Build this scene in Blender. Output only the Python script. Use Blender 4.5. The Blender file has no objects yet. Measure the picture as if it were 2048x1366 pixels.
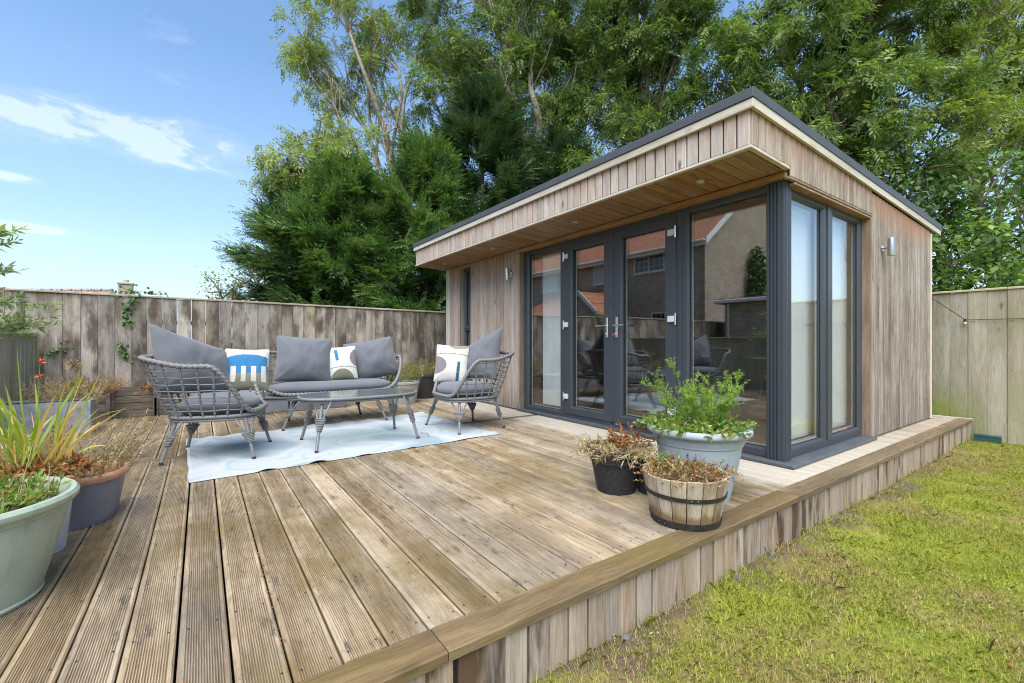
import bpy, math, random
import numpy as np
from mathutils import Vector, Matrix, noise

# ------------------------------------------------------------------ scene, camera, light
random.seed(11)
rng = np.random.default_rng(11)
scene = bpy.context.scene
col = scene.collection
R = math.radians
CAM_H = 0.95                      # camera above the deck (deck top is z = 0)
YAW = R(35.0)
CF, SF = math.cos(YAW), math.sin(YAW)
FPX = 888.3
GROUND = -0.25

cam_data = bpy.data.cameras.new('camera')
cam_data.sensor_width = 36.0
cam_data.lens = FPX / 2048 * 36.0
cam_data.shift_y = 0.0009
cam_data.clip_start = 0.05
cam_data.clip_end = 2000
cam = bpy.data.objects.new('camera', cam_data)
cam.location = (0, 0, CAM_H)
cam.rotation_euler = (R(90), 0, R(55))
col.objects.link(cam)
scene.camera = cam

SUN_ELEV, SUN_AZ = R(60), math.atan2(0.75, -0.65)     # azimuth measured from +Y towards +X
sun_dir = Vector((math.sin(SUN_AZ) * math.cos(SUN_ELEV), math.cos(SUN_AZ) * math.cos(SUN_ELEV), math.sin(SUN_ELEV)))
sun_data = bpy.data.lights.new('sun', 'SUN')
sun_data.energy = 2.7
sun_data.angle = R(70)
sun_data.color = (1.0, 0.965, 0.91)
sun = bpy.data.objects.new('sun', sun_data)
sun.rotation_euler = sun_dir.to_track_quat('Z', 'Y').to_euler()
sun.location = (0, -20, 30)
col.objects.link(sun)

scene.view_settings.view_transform = 'Standard'
scene.view_settings.look = 'None'
scene.view_settings.gamma = 1.0
scene.view_settings.use_curve_mapping = False
scene.view_settings.exposure = 1.34
cy = scene.cycles
cy.max_bounces = 7
cy.diffuse_bounces = 3
cy.glossy_bounces = 4
cy.transmission_bounces = 6
cy.transparent_max_bounces = 10
cy.use_denoising = True
cy.filter_width = 1.1
cy.sample_clamp_indirect = 8.0
cy.caustics_reflective = False
cy.caustics_refractive = False


# ------------------------------------------------------------------ node helpers
def nd(nt, kind, ins=None, **props):
    n = nt.nodes.new(kind)
    for k, v in props.items():
        setattr(n, k, v)
    for k, v in (ins or {}).items():
        s = n.inputs[k]
        if isinstance(v, bpy.types.NodeSocket):
            nt.links.new(v, s)
        else:
            s.default_value = v
    return n


def ramp(nt, fac, stops, interp='LINEAR'):
    n = nt.nodes.new('ShaderNodeValToRGB')
    n.color_ramp.interpolation = interp
    el = n.color_ramp.elements
    while len(el) < len(stops):
        el.new(0.5)
    for e, (p, c) in zip(el, stops):
        e.position = p
        e.color = (c, c, c, 1) if isinstance(c, (int, float)) else (*c[:3], 1)
    nt.links.new(fac, n.inputs[0])
    return n.outputs[0]


def mix(nt, fac, a, b, mode='MIX'):
    n = nt.nodes.new('ShaderNodeMix')
    n.data_type = 'RGBA'
    n.blend_type = mode
    for i, v in ((0, fac), (6, a), (7, b)):
        if isinstance(v, bpy.types.NodeSocket):
            nt.links.new(v, n.inputs[i])
        elif i == 0:
            n.inputs[i].default_value = v
        else:
            n.inputs[i].default_value = (*v[:3], 1)
    return n.outputs[2]


def mth(nt, op, a, b=0.0, clamp=False):
    n = nt.nodes.new('ShaderNodeMath')
    n.operation = op
    n.use_clamp = clamp
    for i, v in ((0, a), (1, b)):
        if isinstance(v, bpy.types.NodeSocket):
            nt.links.new(v, n.inputs[i])
        else:
            n.inputs[i].default_value = v
    return n.outputs[0]


def vmath(nt, op, a, b):
    n = nt.nodes.new('ShaderNodeVectorMath')
    n.operation = op
    for i, v in ((0, a), (1, b)):
        if isinstance(v, bpy.types.NodeSocket):
            nt.links.new(v, n.inputs[i])
        else:
            n.inputs[i].default_value = v
    return n.outputs[0]


def noise_t(nt, vec, scale, detail=4, rough=0.55, dist=0.0):
    return nd(nt, 'ShaderNodeTexNoise', {'Vector': vec, 'Scale': scale, 'Detail': detail, 'Roughness': rough, 'Distortion': dist}).outputs[0]


def new_mat(name):
    m = bpy.data.materials.new(name)
    m.use_nodes = True
    nt = m.node_tree
    return m, nt, nt.nodes['Principled BSDF']


def bump(nt, bsdf, height, strength=0.3, dist=0.01):
    b = nd(nt, 'ShaderNodeBump', {'Height': height, 'Strength': strength, 'Distance': dist})
    nt.links.new(b.outputs[0], bsdf.inputs['Normal'])


# ------------------------------------------------------------------ world: sky with thin cloud
world = bpy.data.worlds.new('World')
scene.world = world
world.use_nodes = True
world.cycles.sampling_method = 'MANUAL'
world.cycles.sample_map_resolution = 256
wt = world.node_tree
sky = nd(wt, 'ShaderNodeTexSky', sky_type='NISHITA')
sky.sun_disc = False
sky.sun_elevation = SUN_ELEV
sky.sun_rotation = SUN_AZ
sky.altitude = 50
sky.air_density = 1.0
sky.dust_density = 1.2
sky.ozone_density = 1.6
wdir = nd(wt, 'ShaderNodeTexCoord').outputs['Generated']
sep = nd(wt, 'ShaderNodeSeparateXYZ', {0: wdir})
# one noise, drawn out sideways, serves all the cloud
cn = noise_t(wt, vmath(wt, 'MULTIPLY', wdir, (3.3, 3.3, 9.0)), 2.3, 5, 0.6, 0.25)


def pix_dir(px, py):
    r, u = (px - 1024) / FPX, (684.9 - py) / FPX
    return Vector((-CF + SF * r, SF + CF * r, u)).normalized()


def cloud_bank(px, py, wide, tall, tilt=0.0):
    """A bank of thin cloud low in the sky."""
    d = pix_dir(px, py)
    side = Vector((-d.y, d.x, 0)).normalized()
    up = d.cross(side)
    if up.z < 0:
        up = -up
    up = (up + side * tilt)
    a = nd(wt, 'ShaderNodeVectorMath', {0: wdir, 1: side / wide}, operation='DOT_PRODUCT').outputs['Value']
    b = nd(wt, 'ShaderNodeVectorMath', {0: wdir, 1: up / tall}, operation='DOT_PRODUCT').outputs['Value']
    b = mth(wt, 'SUBTRACT', b, up.dot(d) / tall)
    f = nd(wt, 'ShaderNodeVectorMath', {0: wdir, 1: d}, operation='DOT_PRODUCT').outputs['Value']
    e = mth(wt, 'ADD', mth(wt, 'MULTIPLY', a, a), mth(wt, 'MULTIPLY', b, b))
    v = mth(wt, 'SUBTRACT', 1.0, mth(wt, 'MULTIPLY', e, 0.62))
    return mth(wt, 'MULTIPLY', mth(wt, 'MAXIMUM', v, 0.0), mth(wt, 'GREATER_THAN', f, 0.2))


bank = cloud_bank(170, 258, 0.27, 0.042, 0.10)
for args in ((5, 350, 0.05, 0.010, 0.0), (40, 452, 0.07, 0.008, 0.0)):
    bank = mth(wt, 'MAXIMUM', bank, cloud_bank(*args))
cm = ramp(wt, mth(wt, 'ADD', mth(wt, 'MULTIPLY', cn, 1.2), mth(wt, 'MULTIPLY', bank, 0.47)), [(0.74, 0.0), (0.92, 0.14), (1.22, 0.52)])
hz = ramp(wt, sep.outputs[2], [(0.0, 0.92), (0.08, 0.68), (0.22, 0.32), (0.5, 0.10)])
skyc = mix(wt, 1.0, sky.outputs[0], (0.70, 0.97, 1.16), 'MULTIPLY')
skyc = mix(wt, hz, skyc, (4.1, 4.85, 5.5))
skyc = mix(wt, cm, skyc, (4.5, 5.0, 5.4))
bg = nd(wt, 'ShaderNodeBackground', {'Color': skyc, 'Strength': 0.092})
wt.links.new(bg.outputs[0], wt.nodes['World Output'].inputs[0])


# ------------------------------------------------------------------ object helpers
def at(px, py, d):
    """The place that the photograph shows at pixel (px, py), d metres in front of the camera."""
    r, u = (px - 1024) / FPX, (684.9 - py) / FPX
    return Vector(((-CF + SF * r) * d, (SF + CF * r) * d, CAM_H + u * d))


def link(o, parent=None):
    col.objects.link(o)
    if parent is not None:
        o.parent = parent
    return o


def tag(o, label=None, cat=None, group=None, kind=None):
    for k, v in (('label', label), ('category', cat), ('group', group), ('kind', kind)):
        if v:
            o[k] = v
    return o


def thing(name, label, cat, loc=(0, 0, 0), rz=0.0, group=None):
    o = bpy.data.objects.new(name, None)
    o.empty_display_size = 0.1
    o.location = loc
    o.rotation_euler = (0, 0, rz)
    link(o)
    return tag(o, label, cat, group)


class MB:
    """Collects verts and faces, then links them as one mesh object."""
    def __init__(self):
        self.v, self.f, self.m = [], [], []
        self.mi = 0

    def add(self, vs, fs):
        b = len(self.v)
        self.v += [tuple(p) for p in vs]
        self.f += [tuple(b + i for i in f) for f in fs]
        self.m += [self.mi] * len(fs)
        return self

    def box(self, x0, x1, y0, y1, z0, z1, c=0.0):
        if c <= 0:
            vs = [(x, y, z) for x in (x0, x1) for y in (y0, y1) for z in (z0, z1)]
            fs = [(0, 1, 3, 2), (4, 6, 7, 5), (0, 4, 5, 1), (2, 3, 7, 6), (0, 2, 6, 4), (1, 5, 7, 3)]
            return self.add(vs, fs)
        vs, idx = [], {}
        for i, x in enumerate((x0, x1)):
            for j, y in enumerate((y0, y1)):
                for k, z in enumerate((z0, z1)):
                    sx, sy, sz = c * (1 - 2 * i), c * (1 - 2 * j), c * (1 - 2 * k)
                    for a, p in enumerate(((x, y + sy, z + sz), (x + sx, y, z + sz), (x + sx, y + sy, z))):
                        idx[i, j, k, a] = len(vs)
                        vs.append(p)
        fs = []
        for i in (0, 1):
            q = [idx[i, 0, 0, 0], idx[i, 1, 0, 0], idx[i, 1, 1, 0], idx[i, 0, 1, 0]]
            fs.append(q if i else q[::-1])
            q = [idx[0, i, 0, 1], idx[1, i, 0, 1], idx[1, i, 1, 1], idx[0, i, 1, 1]]
            fs.append(q[::-1] if i else q)
            q = [idx[0, 0, i, 2], idx[1, 0, i, 2], idx[1, 1, i, 2], idx[0, 1, i, 2]]
            fs.append(q if i else q[::-1])
        for j in (0, 1):
            for k in (0, 1):
                q = [idx[0, j, k, 1], idx[1, j, k, 1], idx[1, j, k, 2], idx[0, j, k, 2]]
                fs.append(q if (j == k) else q[::-1])
                q = [idx[j, 0, k, 0], idx[j, 1, k, 0], idx[j, 1, k, 2], idx[j, 0, k, 2]]
                fs.append(q[::-1] if (j == k) else q)
                q = [idx[j, k, 0, 0], idx[j, k, 1, 0], idx[j, k, 1, 1], idx[j, k, 0, 1]]
                fs.append(q if (j == k) else q[::-1])
        for i in (0, 1):
            for j in (0, 1):
                for k in (0, 1):
                    t = [idx[i, j, k, 0], idx[i, j, k, 1], idx[i, j, k, 2]]
                    fs.append(t if (i + j + k) % 2 else t[::-1])
        return self.add(vs, fs)

    def prism(self, prof, axis, a0, a1):
        """Extrudes a closed profile of (u, w) points along axis x or y or z."""
        def pt(u, w, a):
            return (a, u, w) if axis == 'x' else (u, a, w) if axis == 'y' else (u, w, a)
        n = len(prof)
        vs = [pt(u, w, a0) for u, w in prof] + [pt(u, w, a1) for u, w in prof]
        fs = [(i, (i + 1) % n, n + (i + 1) % n, n + i) for i in range(n)]
        fs += [tuple(range(n))[::-1], tuple(range(n, 2 * n))]
        return self.add(vs, fs)

    def tube(self, path, rad, n=8, closed=False, braid=0.0, pitch=0.03, caps=True):
        P = [Vector(p) for p in path]
        m = len(P)
        rr = rad if callable(rad) else (lambda t: rad)
        base = len(self.v)
        up = None
        s = 0.0
        for i, p in enumerate(P):
            a = P[(i - 1) % m] if (closed or i > 0) else p
            b = P[(i + 1) % m] if (closed or i < m - 1) else p
            t = (b - a)
            if t.length < 1e-9:
                t = Vector((0, 0, 1))
            t.normalize()
            if up is None:
                up = Vector((0, 0, 1)) if abs(t.z) < 0.9 else Vector((1, 0, 0))
            up = (up - t * up.dot(t))
            if up.length < 1e-6:
                up = Vector((1, 0, 0)) - t * t.x
            up.normalize()
            sd = t.cross(up)
            if i:
                s += (p - P[i - 1]).length
            r0 = rr(i / max(1, m - 1))
            for k in range(n):
                an = 2 * math.pi * k / n
                r = r0
                if braid:
                    r = r0 * (1 + braid * math.sin(2 * math.pi * s / pitch + 2 * an) + 0.5 * braid * math.sin(2 * math.pi * s / pitch * 1.0 - 3 * an))
                self.v.append(tuple(p + up * (math.cos(an) * r) + sd * (math.sin(an) * r)))
        rows = m if closed else m - 1
        for i in range(rows):
            for k in range(n):
                a = base + i * n + k
                b = base + i * n + (k + 1) % n
                c = base + ((i + 1) % m) * n + (k + 1) % n
                d = base + ((i + 1) % m) * n + k
                self.f.append((a, d, c, b))
                self.m.append(self.mi)
        if caps and not closed:
            self.f.append(tuple(base + k for k in range(n)))
            self.f.append(tuple(base + (m - 1) * n + k for k in range(n))[::-1])
            self.m += [self.mi] * 2
        return self

    def lathe(self, prof, n=48, center=(0, 0), wob=0.0):
        """prof: (radius, z) from the outer foot over the rim to the inside."""
        base = len(self.v)
        for r, z in prof:
            for k in range(n):
                a = 2 * math.pi * k / n
                rr = r * (1 + wob * math.sin(2 * a + 1.0))
                self.v.append((center[0] + rr * math.cos(a), center[1] + rr * math.sin(a), z))
        for i in range(len(prof) - 1):
            for k in range(n):
                a, b = base + i * n + k, base + i * n + (k + 1) % n
                self.f.append((a, b, b + n, a + n))
                self.m.append(self.mi)
        return self

    def cap(self, r, z, n=48, center=(0, 0), flip=False):
        base = len(self.v)
        for k in range(n):
            a = 2 * math.pi * k / n
            self.v.append((center[0] + r * math.cos(a), center[1] + r * math.sin(a), z))
        q = tuple(range(base, base + n))
        self.f.append(q[::-1] if flip else q)
        self.m.append(self.mi)
        return self

    def mesh(self, name, mats, smooth=False, auto=None):
        me = bpy.data.meshes.new(name)
        me.from_pydata(self.v, [], self.f)
        mats = mats if isinstance(mats, (list, tuple)) else [mats]
        for mt in mats:
            me.materials.append(mt)
        if len(mats) > 1:
            me.polygons.foreach_set('material_index', self.m)
        if smooth:
            me.polygons.foreach_set('use_smooth', [True] * len(me.polygons))
            if auto:
                me.set_sharp_from_angle(angle=R(auto))
        me.update()
        return me

    def build(self, name, mats, parent=None, smooth=False, auto=None):
        return link(bpy.data.objects.new(name, self.mesh(name, mats, smooth, auto)), parent)


def inst(name, me, parent=None, loc=(0, 0, 0), rot=(0, 0, 0), scale=(1, 1, 1)):
    o = bpy.data.objects.new(name, me)
    o.location, o.rotation_euler, o.scale = loc, rot, scale
    return link(o, parent)


def mesh_np(name, V, nper, mats, parent=None, smooth=False, F=None):
    """Mesh from a numpy array of loose polygons with nper corners each (or an index array F)."""
    V = np.ascontiguousarray(V, dtype=np.float32).reshape(-1, 3)
    if F is None:
        F = np.arange(len(V), dtype=np.int32).reshape(-1, nper)
    F = np.ascontiguousarray(F, dtype=np.int32)
    me = bpy.data.meshes.new(name)
    me.vertices.add(len(V))
    me.vertices.foreach_set('co', V.ravel())
    me.loops.add(F.size)
    me.loops.foreach_set('vertex_index', F.ravel())
    me.polygons.add(len(F))
    me.polygons.foreach_set('loop_start', np.arange(len(F), dtype=np.int32) * F.shape[1])
    me.polygons.foreach_set('loop_total', np.full(len(F), F.shape[1], dtype=np.int32))
    if smooth:
        me.polygons.foreach_set('use_smooth', np.ones(len(F), dtype=bool))
    for mt in (mats if isinstance(mats, (list, tuple)) else [mats]):
        me.materials.append(mt)
    me.update(calc_edges=True)
    return link(bpy.data.objects.new(name, me), parent)


def unit(a):
    return a / np.maximum(np.linalg.norm(a, axis=-1, keepdims=True), 1e-9)


def rand_dirs(n):
    return unit(rng.normal(size=(n, 3)))


def leaf_quads(P, D, N, L, W, fold=0.15, mid=0.45):
    """Diamond leaves from base points P, directions D, rough normals N, lengths L and widths W."""
    D = unit(D)
    S = unit(np.cross(D, N))
    Nn = np.cross(S, D)
    L = np.asarray(L).reshape(-1, 1)
    W = np.asarray(W).reshape(-1, 1)
    a = P
    b = P + D * L * mid + S * W * 0.5 + Nn * W * fold
    c = P + D * L - Nn * L * 0.08
    d = P + D * L * mid - S * W * 0.5 + Nn * W * fold
    return np.stack([a, b, c, d], axis=1).reshape(-1, 3)


def strips(paths, widths, normals=None):
    """Ribbon blades: paths (n, m, 3), widths (n, m). Returns verts and quad index."""
    n, m, _ = paths.shape
    T = np.gradient(paths, axis=1)
    ref = normals if normals is not None else np.repeat(rand_dirs(n)[:, None, :], m, axis=1)
    S = unit(np.cross(T, ref))
    A = paths + S * widths[..., None] * 0.5
    B = paths - S * widths[..., None] * 0.5
    V = np.stack([A, B], axis=2).reshape(-1, 3)
    i = np.arange(n)[:, None] * (2 * m) + np.arange(m - 1)[None, :] * 2
    F = np.stack([i, i + 1, i + 3, i + 2], axis=-1).reshape(-1, 4)
    return V, F


def tri_tubes(paths, r0, r1):
    """Three-sided thin stems: paths (n, m, 3)."""
    n, m, _ = paths.shape
    T = unit(np.gradient(paths, axis=1))
    ref = np.repeat(rand_dirs(n)[:, None, :], m, axis=1)
    U = unit(np.cross(T, ref))
    W = np.cross(T, U)
    rr = np.linspace(1, 0, m)[None, :, None] * np.asarray(r0).reshape(-1, 1, 1) + np.linspace(0, 1, m)[None, :, None] * np.asarray(r1).reshape(-1, 1, 1)
    ring = [paths + rr * (U * math.cos(a) + W * math.sin(a)) for a in (0, 2.0944, 4.18879)]
    V = np.stack(ring, axis=2).reshape(-1, 3)
    i = np.arange(n)[:, None] * (3 * m) + np.arange(m - 1)[None, :] * 3
    q = []
    for k in range(3):
        k2 = (k + 1) % 3
        q.append(np.stack([i + k, i + k2, i + 3 + k2, i + 3 + k], axis=-1))
    F = np.stack(q, axis=2).reshape(-1, 4)
    return V, F


# ------------------------------------------------------------------ materials
def plain(name, c, rough=0.5, metal=0.0, spec=0.5, var=0.0, scale=30.0, bmp=0.0, grime=0.0):
    m, nt, b = new_mat(name)
    b.inputs['Roughness'].default_value = rough
    b.inputs['Metallic'].default_value = metal
    b.inputs['Specular IOR Level'].default_value = spec
    b.inputs['Base Color'].default_value = (*c, 1)
    if var or bmp:
        pos = nd(nt, 'ShaderNodeNewGeometry').outputs['Position']
        n = noise_t(nt, pos, scale, 5)
        if var:
            lo = tuple(x * (1 - var) for x in c)
            hi = tuple(min(1, x * (1 + var)) for x in c)
            nt.links.new(ramp(nt, n, [(0.3, lo), (0.7, hi)]), b.inputs['Base Color'])
        if grime:
            base = b.inputs['Base Color'].links[0].from_socket
            g = noise_t(nt, vmath(nt, 'MULTIPLY', pos, (1.0, 1.0, 0.35)), 13.0, 7, 0.7)
            sp_ = noise_t(nt, pos, 150.0, 2, 0.5)
            k_ = mth(nt, 'MAXIMUM', mth(nt, 'MULTIPLY', ramp(nt, g, [(0.5, 0.0), (0.72, 1.0)]), grime), mth(nt, 'MULTIPLY', ramp(nt, sp_, [(0.70, 0.0), (0.74, 1.0)]), grime * 1.4))
            nt.links.new(mix(nt, k_, base, (0.10, 0.085, 0.06)), b.inputs['Base Color'])
        if bmp:
            bump(nt, b, n, bmp, 0.004)
    return m


def wood(name, axis, cols, stain=(0.07, 0.055, 0.04), stain_amt=0.5, board_var=0.25, grain=34.0, rough=0.75, bmp=0.35,
         knots=0.6, tint=None, tint_rng=(0.55, 0.75), extra=None, streak=9.0, blot_scale=1.3, stain_stretch=0.35, stain_rng=(0.50, 0.72), ramp_rng=(0.34, 0.50, 0.66)):
    """Weathered timber. axis: the grain's direction; cols: dark, middle and light wood."""
    m, nt, b = new_mat(name)
    pos = nd(nt, 'ShaderNodeNewGeometry').outputs['Position']
    rnd = nd(nt, 'ShaderNodeObjectInfo').outputs['Random']
    off = nd(nt, 'ShaderNodeCombineXYZ', {0: mth(nt, 'MULTIPLY', rnd, 37.0), 1: mth(nt, 'MULTIPLY', rnd, 91.0), 2: mth(nt, 'MULTIPLY', rnd, 53.0)}).outputs[0]
    p = vmath(nt, 'ADD', pos, off)
    k = {'x': 0, 'y': 1, 'z': 2}[axis]
    s = [1.0, 1.0, 1.0]
    s[k] = 0.055
    wob = nd(nt, 'ShaderNodeTexNoise', {'Vector': p, 'Scale': 2.2, 'Detail': 2.0}).outputs['Color']
    pw = vmath(nt, 'ADD', p, vmath(nt, 'MULTIPLY', vmath(nt, 'SUBTRACT', wob, (0.5, 0.5, 0.5)), (0.05, 0.05, 0.05)))
    pg = vmath(nt, 'MULTIPLY', pw, tuple(s))
    g1 = noise_t(nt, pg, streak, 5, 0.6)
    g2 = noise_t(nt, pg, grain * 3, 4, 0.65)
    blot = noise_t(nt, p, blot_scale, 4, 0.6)
    f = mth(nt, 'ADD', mth(nt, 'MULTIPLY', g1, 0.55), mth(nt, 'MULTIPLY', g2, 0.45))
    c = ramp(nt, f, [(ramp_rng[0], cols[0]), (ramp_rng[1], cols[1]), (ramp_rng[2], cols[2])])
    # uneven weather stains, longer along the grain
    st = [1.0, 1.0, 1.0]
    st[k] = stain_stretch
    sn = noise_t(nt, vmath(nt, 'MULTIPLY', p, tuple(st)), 4.2, 5, 0.62)
    c = mix(nt, mth(nt, 'MULTIPLY', ramp(nt, sn, [(stain_rng[0], 0.0), (stain_rng[1], 1.0)]), stain_amt), c, stain)
    if tint:
        c = mix(nt, ramp(nt, blot, [(tint_rng[0], 0.0), (tint_rng[1], 0.6)]), c, tint)
    if knots:
        ks = [7.0, 7.0, 7.0]
        ks[k] = 2.6
        vo = nd(nt, 'ShaderNodeTexVoronoi', {'Vector': vmath(nt, 'MULTIPLY', pw, tuple(ks)), 'Scale': 1.0, 'Randomness': 1.0}).outputs['Distance']
        c = mix(nt, mth(nt, 'MULTIPLY', ramp(nt, vo, [(0.05, 1.0), (0.15, 0.0)]), knots), c, tuple(x * 0.22 for x in cols[1]))
    # each board its own tone
    br = mth(nt, 'ADD', mth(nt, 'MULTIPLY', rnd, board_var), 1 - board_var * 0.5)
    hsv = nd(nt, 'ShaderNodeHueSaturation', {'Color': c, 'Value': br, 'Saturation': mth(nt, 'ADD', mth(nt, 'MULTIPLY', mth(nt, 'FRACT', mth(nt, 'MULTIPLY', rnd, 7.31)), 0.3), 0.85)})
    c = hsv.outputs[0]
    rg = None
    if extra:
        c, rg = extra(nt, pos, p, c)
    nt.links.new(c, b.inputs['Base Color'])
    if rg is not None:
        nt.links.new(rg, b.inputs['Roughness'])
    else:
        b.inputs['Roughness'].default_value = rough
    bump(nt, b, mth(nt, 'ADD', g2, mth(nt, 'MULTIPLY', g1, 0.5)), bmp, 0.004)
    return m


def deck_extra(nt, pos, p, c):
    sp = nd(nt, 'ShaderNodeSeparateXYZ', {0: pos})
    big = noise_t(nt, pos, 0.9, 5, 0.65)
    mid = noise_t(nt, pos, 3.4, 6, 0.68)
    # strip kept dry by the roof
    edge = mth(nt, 'ADD', sp.outputs[1], mth(nt, 'MULTIPLY', mth(nt, 'SUBTRACT', mid, 0.5), 0.55))
    dry = nd(nt, 'ShaderNodeMapRange', {'Value': edge, 'From Min': 3.02, 'From Max': 3.22}).outputs[0]
    far = nd(nt, 'ShaderNodeMapRange', {'Value': edge, 'From Min': 4.6, 'From Max': 6.6, 'To Min': 1.0, 'To Max': 0.45}).outputs[0]
    dry = mth(nt, 'MULTIPLY', dry, far)
    # green-yellow algae
    al = mth(nt, 'MULTIPLY', ramp(nt, big, [(0.47, 0.0), (0.60, 1.0)]), ramp(nt, mid, [(0.36, 0.05), (0.64, 0.55)]))
    c = mix(nt, al, c, (0.165, 0.118, 0.020))
    # inky weather marks, frayed along the grain
    ink = noise_t(nt, vmath(nt, 'MULTIPLY', p, (0.8, 2.6, 1.0)), 6.0, 8, 0.72)
    c = mix(nt, mth(nt, 'MULTIPLY', ramp(nt, ink, [(0.57, 0.0), (0.66, 1.0)]), 0.72), c, (0.060, 0.052, 0.056))
    # still wet from the rain, most of all towards the planters
    w0 = mth(nt, 'ADD', mth(nt, 'MULTIPLY', big, 0.45), mth(nt, 'MULTIPLY', mid, 0.55))
    w0 = mth(nt, 'ADD', w0, nd(nt, 'ShaderNodeMapRange', {'Value': sp.outputs[1], 'From Min': 1.2, 'From Max': -0.6, 'To Min': 0.0, 'To Max': 0.03}).outputs[0])
    wet = ramp(nt, w0, [(0.44, 0.0), (0.58, 1.0)])
    wet = mth(nt, 'MULTIPLY', wet, mth(nt, 'SUBTRACT', 1.0, dry))
    c = mix(nt, mth(nt, 'MULTIPLY', wet, 0.24), c, (0.12, 0.070, 0.026))
    c = mix(nt, mth(nt, 'MULTIPLY', dry, 0.72), c, (0.52, 0.465, 0.38))
    rg = mth(nt, 'SUBTRACT', 0.70, mth(nt, 'MULTIPLY', wet, 0.46))
    return c, rg


def under_eaves(z_lo, z_hi, hue):
    """Boards sheltered from the weather just below the roof keep their fresh orange wood."""
    def fn(nt, pos, p, c):
        sp = nd(nt, 'ShaderNodeSeparateXYZ', {0: pos})
        n = noise_t(nt, vmath(nt, 'MULTIPLY', p, (14.0, 14.0, 1.6)), 1.0, 4, 0.6)
        z = mth(nt, 'ADD', sp.outputs[2], mth(nt, 'MULTIPLY', mth(nt, 'SUBTRACT', n, 0.5), 0.5))
        z = mth(nt, 'ADD', z, mth(nt, 'MULTIPLY', mth(nt, 'SUBTRACT', sp.outputs[1], 3.6), 0.044))
        f = nd(nt, 'ShaderNodeMapRange', {'Value': z, 'From Min': z_lo, 'From Max': z_hi}).outputs[0]
        c = mix(nt, mth(nt, 'MULTIPLY', f, 0.8), c, hue)
        lo = nd(nt, 'ShaderNodeMapRange', {'Value': z, 'From Min': 0.34, 'From Max': 0.02}).outputs[0]
        c = mix(nt, mth(nt, 'MULTIPLY', lo, 0.45), c, (0.10, 0.085, 0.07))
        return c, None
    return fn


def mossy(nt, pos, p, c):
    sp = nd(nt, 'ShaderNodeSeparateXYZ', {0: pos})
    n = noise_t(nt, pos, 1.6, 5, 0.6)
    g = mth(nt, 'ADD', sp.outputs[2], mth(nt, 'MULTIPLY', mth(nt, 'SUBTRACT', n, 0.5), 0.9))
    f = nd(nt, 'ShaderNodeMapRange', {'Value': g, 'From Min': 0.55, 'From Max': 0.0}).outputs[0]
    near = nd(nt, 'ShaderNodeMapRange', {'Value': sp.outputs[0], 'From Min': -1.05, 'From Max': -1.45, 'To Min': 0.12}).outputs[0]
    c = mix(nt, mth(nt, 'MULTIPLY', mth(nt, 'MULTIPLY', f, near), 0.8), c, (0.20, 0.24, 0.02))
    return c, None


def barrel_foot(nt, pos, p, c):
    sp = nd(nt, 'ShaderNodeSeparateXYZ', {0: pos})
    n = noise_t(nt, vmath(nt, 'MULTIPLY', p, (18.0, 18.0, 3.0)), 1.0, 4, 0.6)
    z = mth(nt, 'ADD', sp.outputs[2], mth(nt, 'MULTIPLY', mth(nt, 'SUBTRACT', n, 0.5), 0.16))
    f = nd(nt, 'ShaderNodeMapRange', {'Value': z, 'From Min': 0.085, 'From Max': 0.055}).outputs[0]
    return mix(nt, mth(nt, 'MULTIPLY', f, 0.8), c, (0.16, 0.08, 0.025)), None


GREY_WOOD = ((0.13, 0.11, 0.09), (0.27, 0.235, 0.195), (0.42, 0.375, 0.32))
M = {}
M['deck'] = wood('deck_wood', 'x', ((0.175, 0.122, 0.072), (0.335, 0.255, 0.165), (0.46, 0.375, 0.265)), stain=(0.12, 0.10, 0.08),
                 stain_amt=0.5, board_var=0.30, knots=0.7, blot_scale=1.3, extra=deck_extra, bmp=0.35, ramp_rng=(0.36, 0.49, 0.63))
M['deck_groove'] = wood('deck_groove_wood', 'x', ((0.07, 0.047, 0.026), (0.15, 0.105, 0.06), (0.25, 0.19, 0.12)), stain=(0.07, 0.055, 0.04),
                        stain_amt=0.5, board_var=0.3, knots=0.0, bmp=0.2, extra=deck_extra)
M['deck_trim'] = wood('deck_trim_wood', 'y', ((0.075, 0.048, 0.024), (0.16, 0.108, 0.056), (0.27, 0.195, 0.108)), stain=(0.06, 0.05, 0.024),
                      stain_amt=0.6, board_var=0.2, knots=0.5, bmp=0.3, tint=(0.16, 0.125, 0.03), tint_rng=(0.5, 0.7))
M['skirt'] = wood('skirt_wood', 'z', ((0.17, 0.115, 0.072), (0.325, 0.24, 0.168), (0.47, 0.375, 0.285)), stain=(0.060, 0.028, 0.012),
                  stain_amt=0.9, board_var=0.3, knots=0.3, streak=9, stain_stretch=0.22, rough=0.85, stain_rng=(0.53, 0.61))
M['clad'] = wood('cladding_wood', 'z', ((0.27, 0.20, 0.155), (0.395, 0.31, 0.25), (0.51, 0.425, 0.355)), stain=(0.20, 0.125, 0.085),
                 stain_amt=0.4, board_var=0.3, knots=0.9, streak=20, extra=under_eaves(1.80, 2.45, (0.34, 0.165, 0.075)))
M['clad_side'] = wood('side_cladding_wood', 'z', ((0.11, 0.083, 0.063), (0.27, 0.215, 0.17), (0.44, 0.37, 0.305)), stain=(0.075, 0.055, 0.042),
                      stain_amt=0.6, board_var=0.35, knots=0.6, extra=under_eaves(2.18, 2.52, (0.36, 0.165, 0.07)), streak=26)
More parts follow.
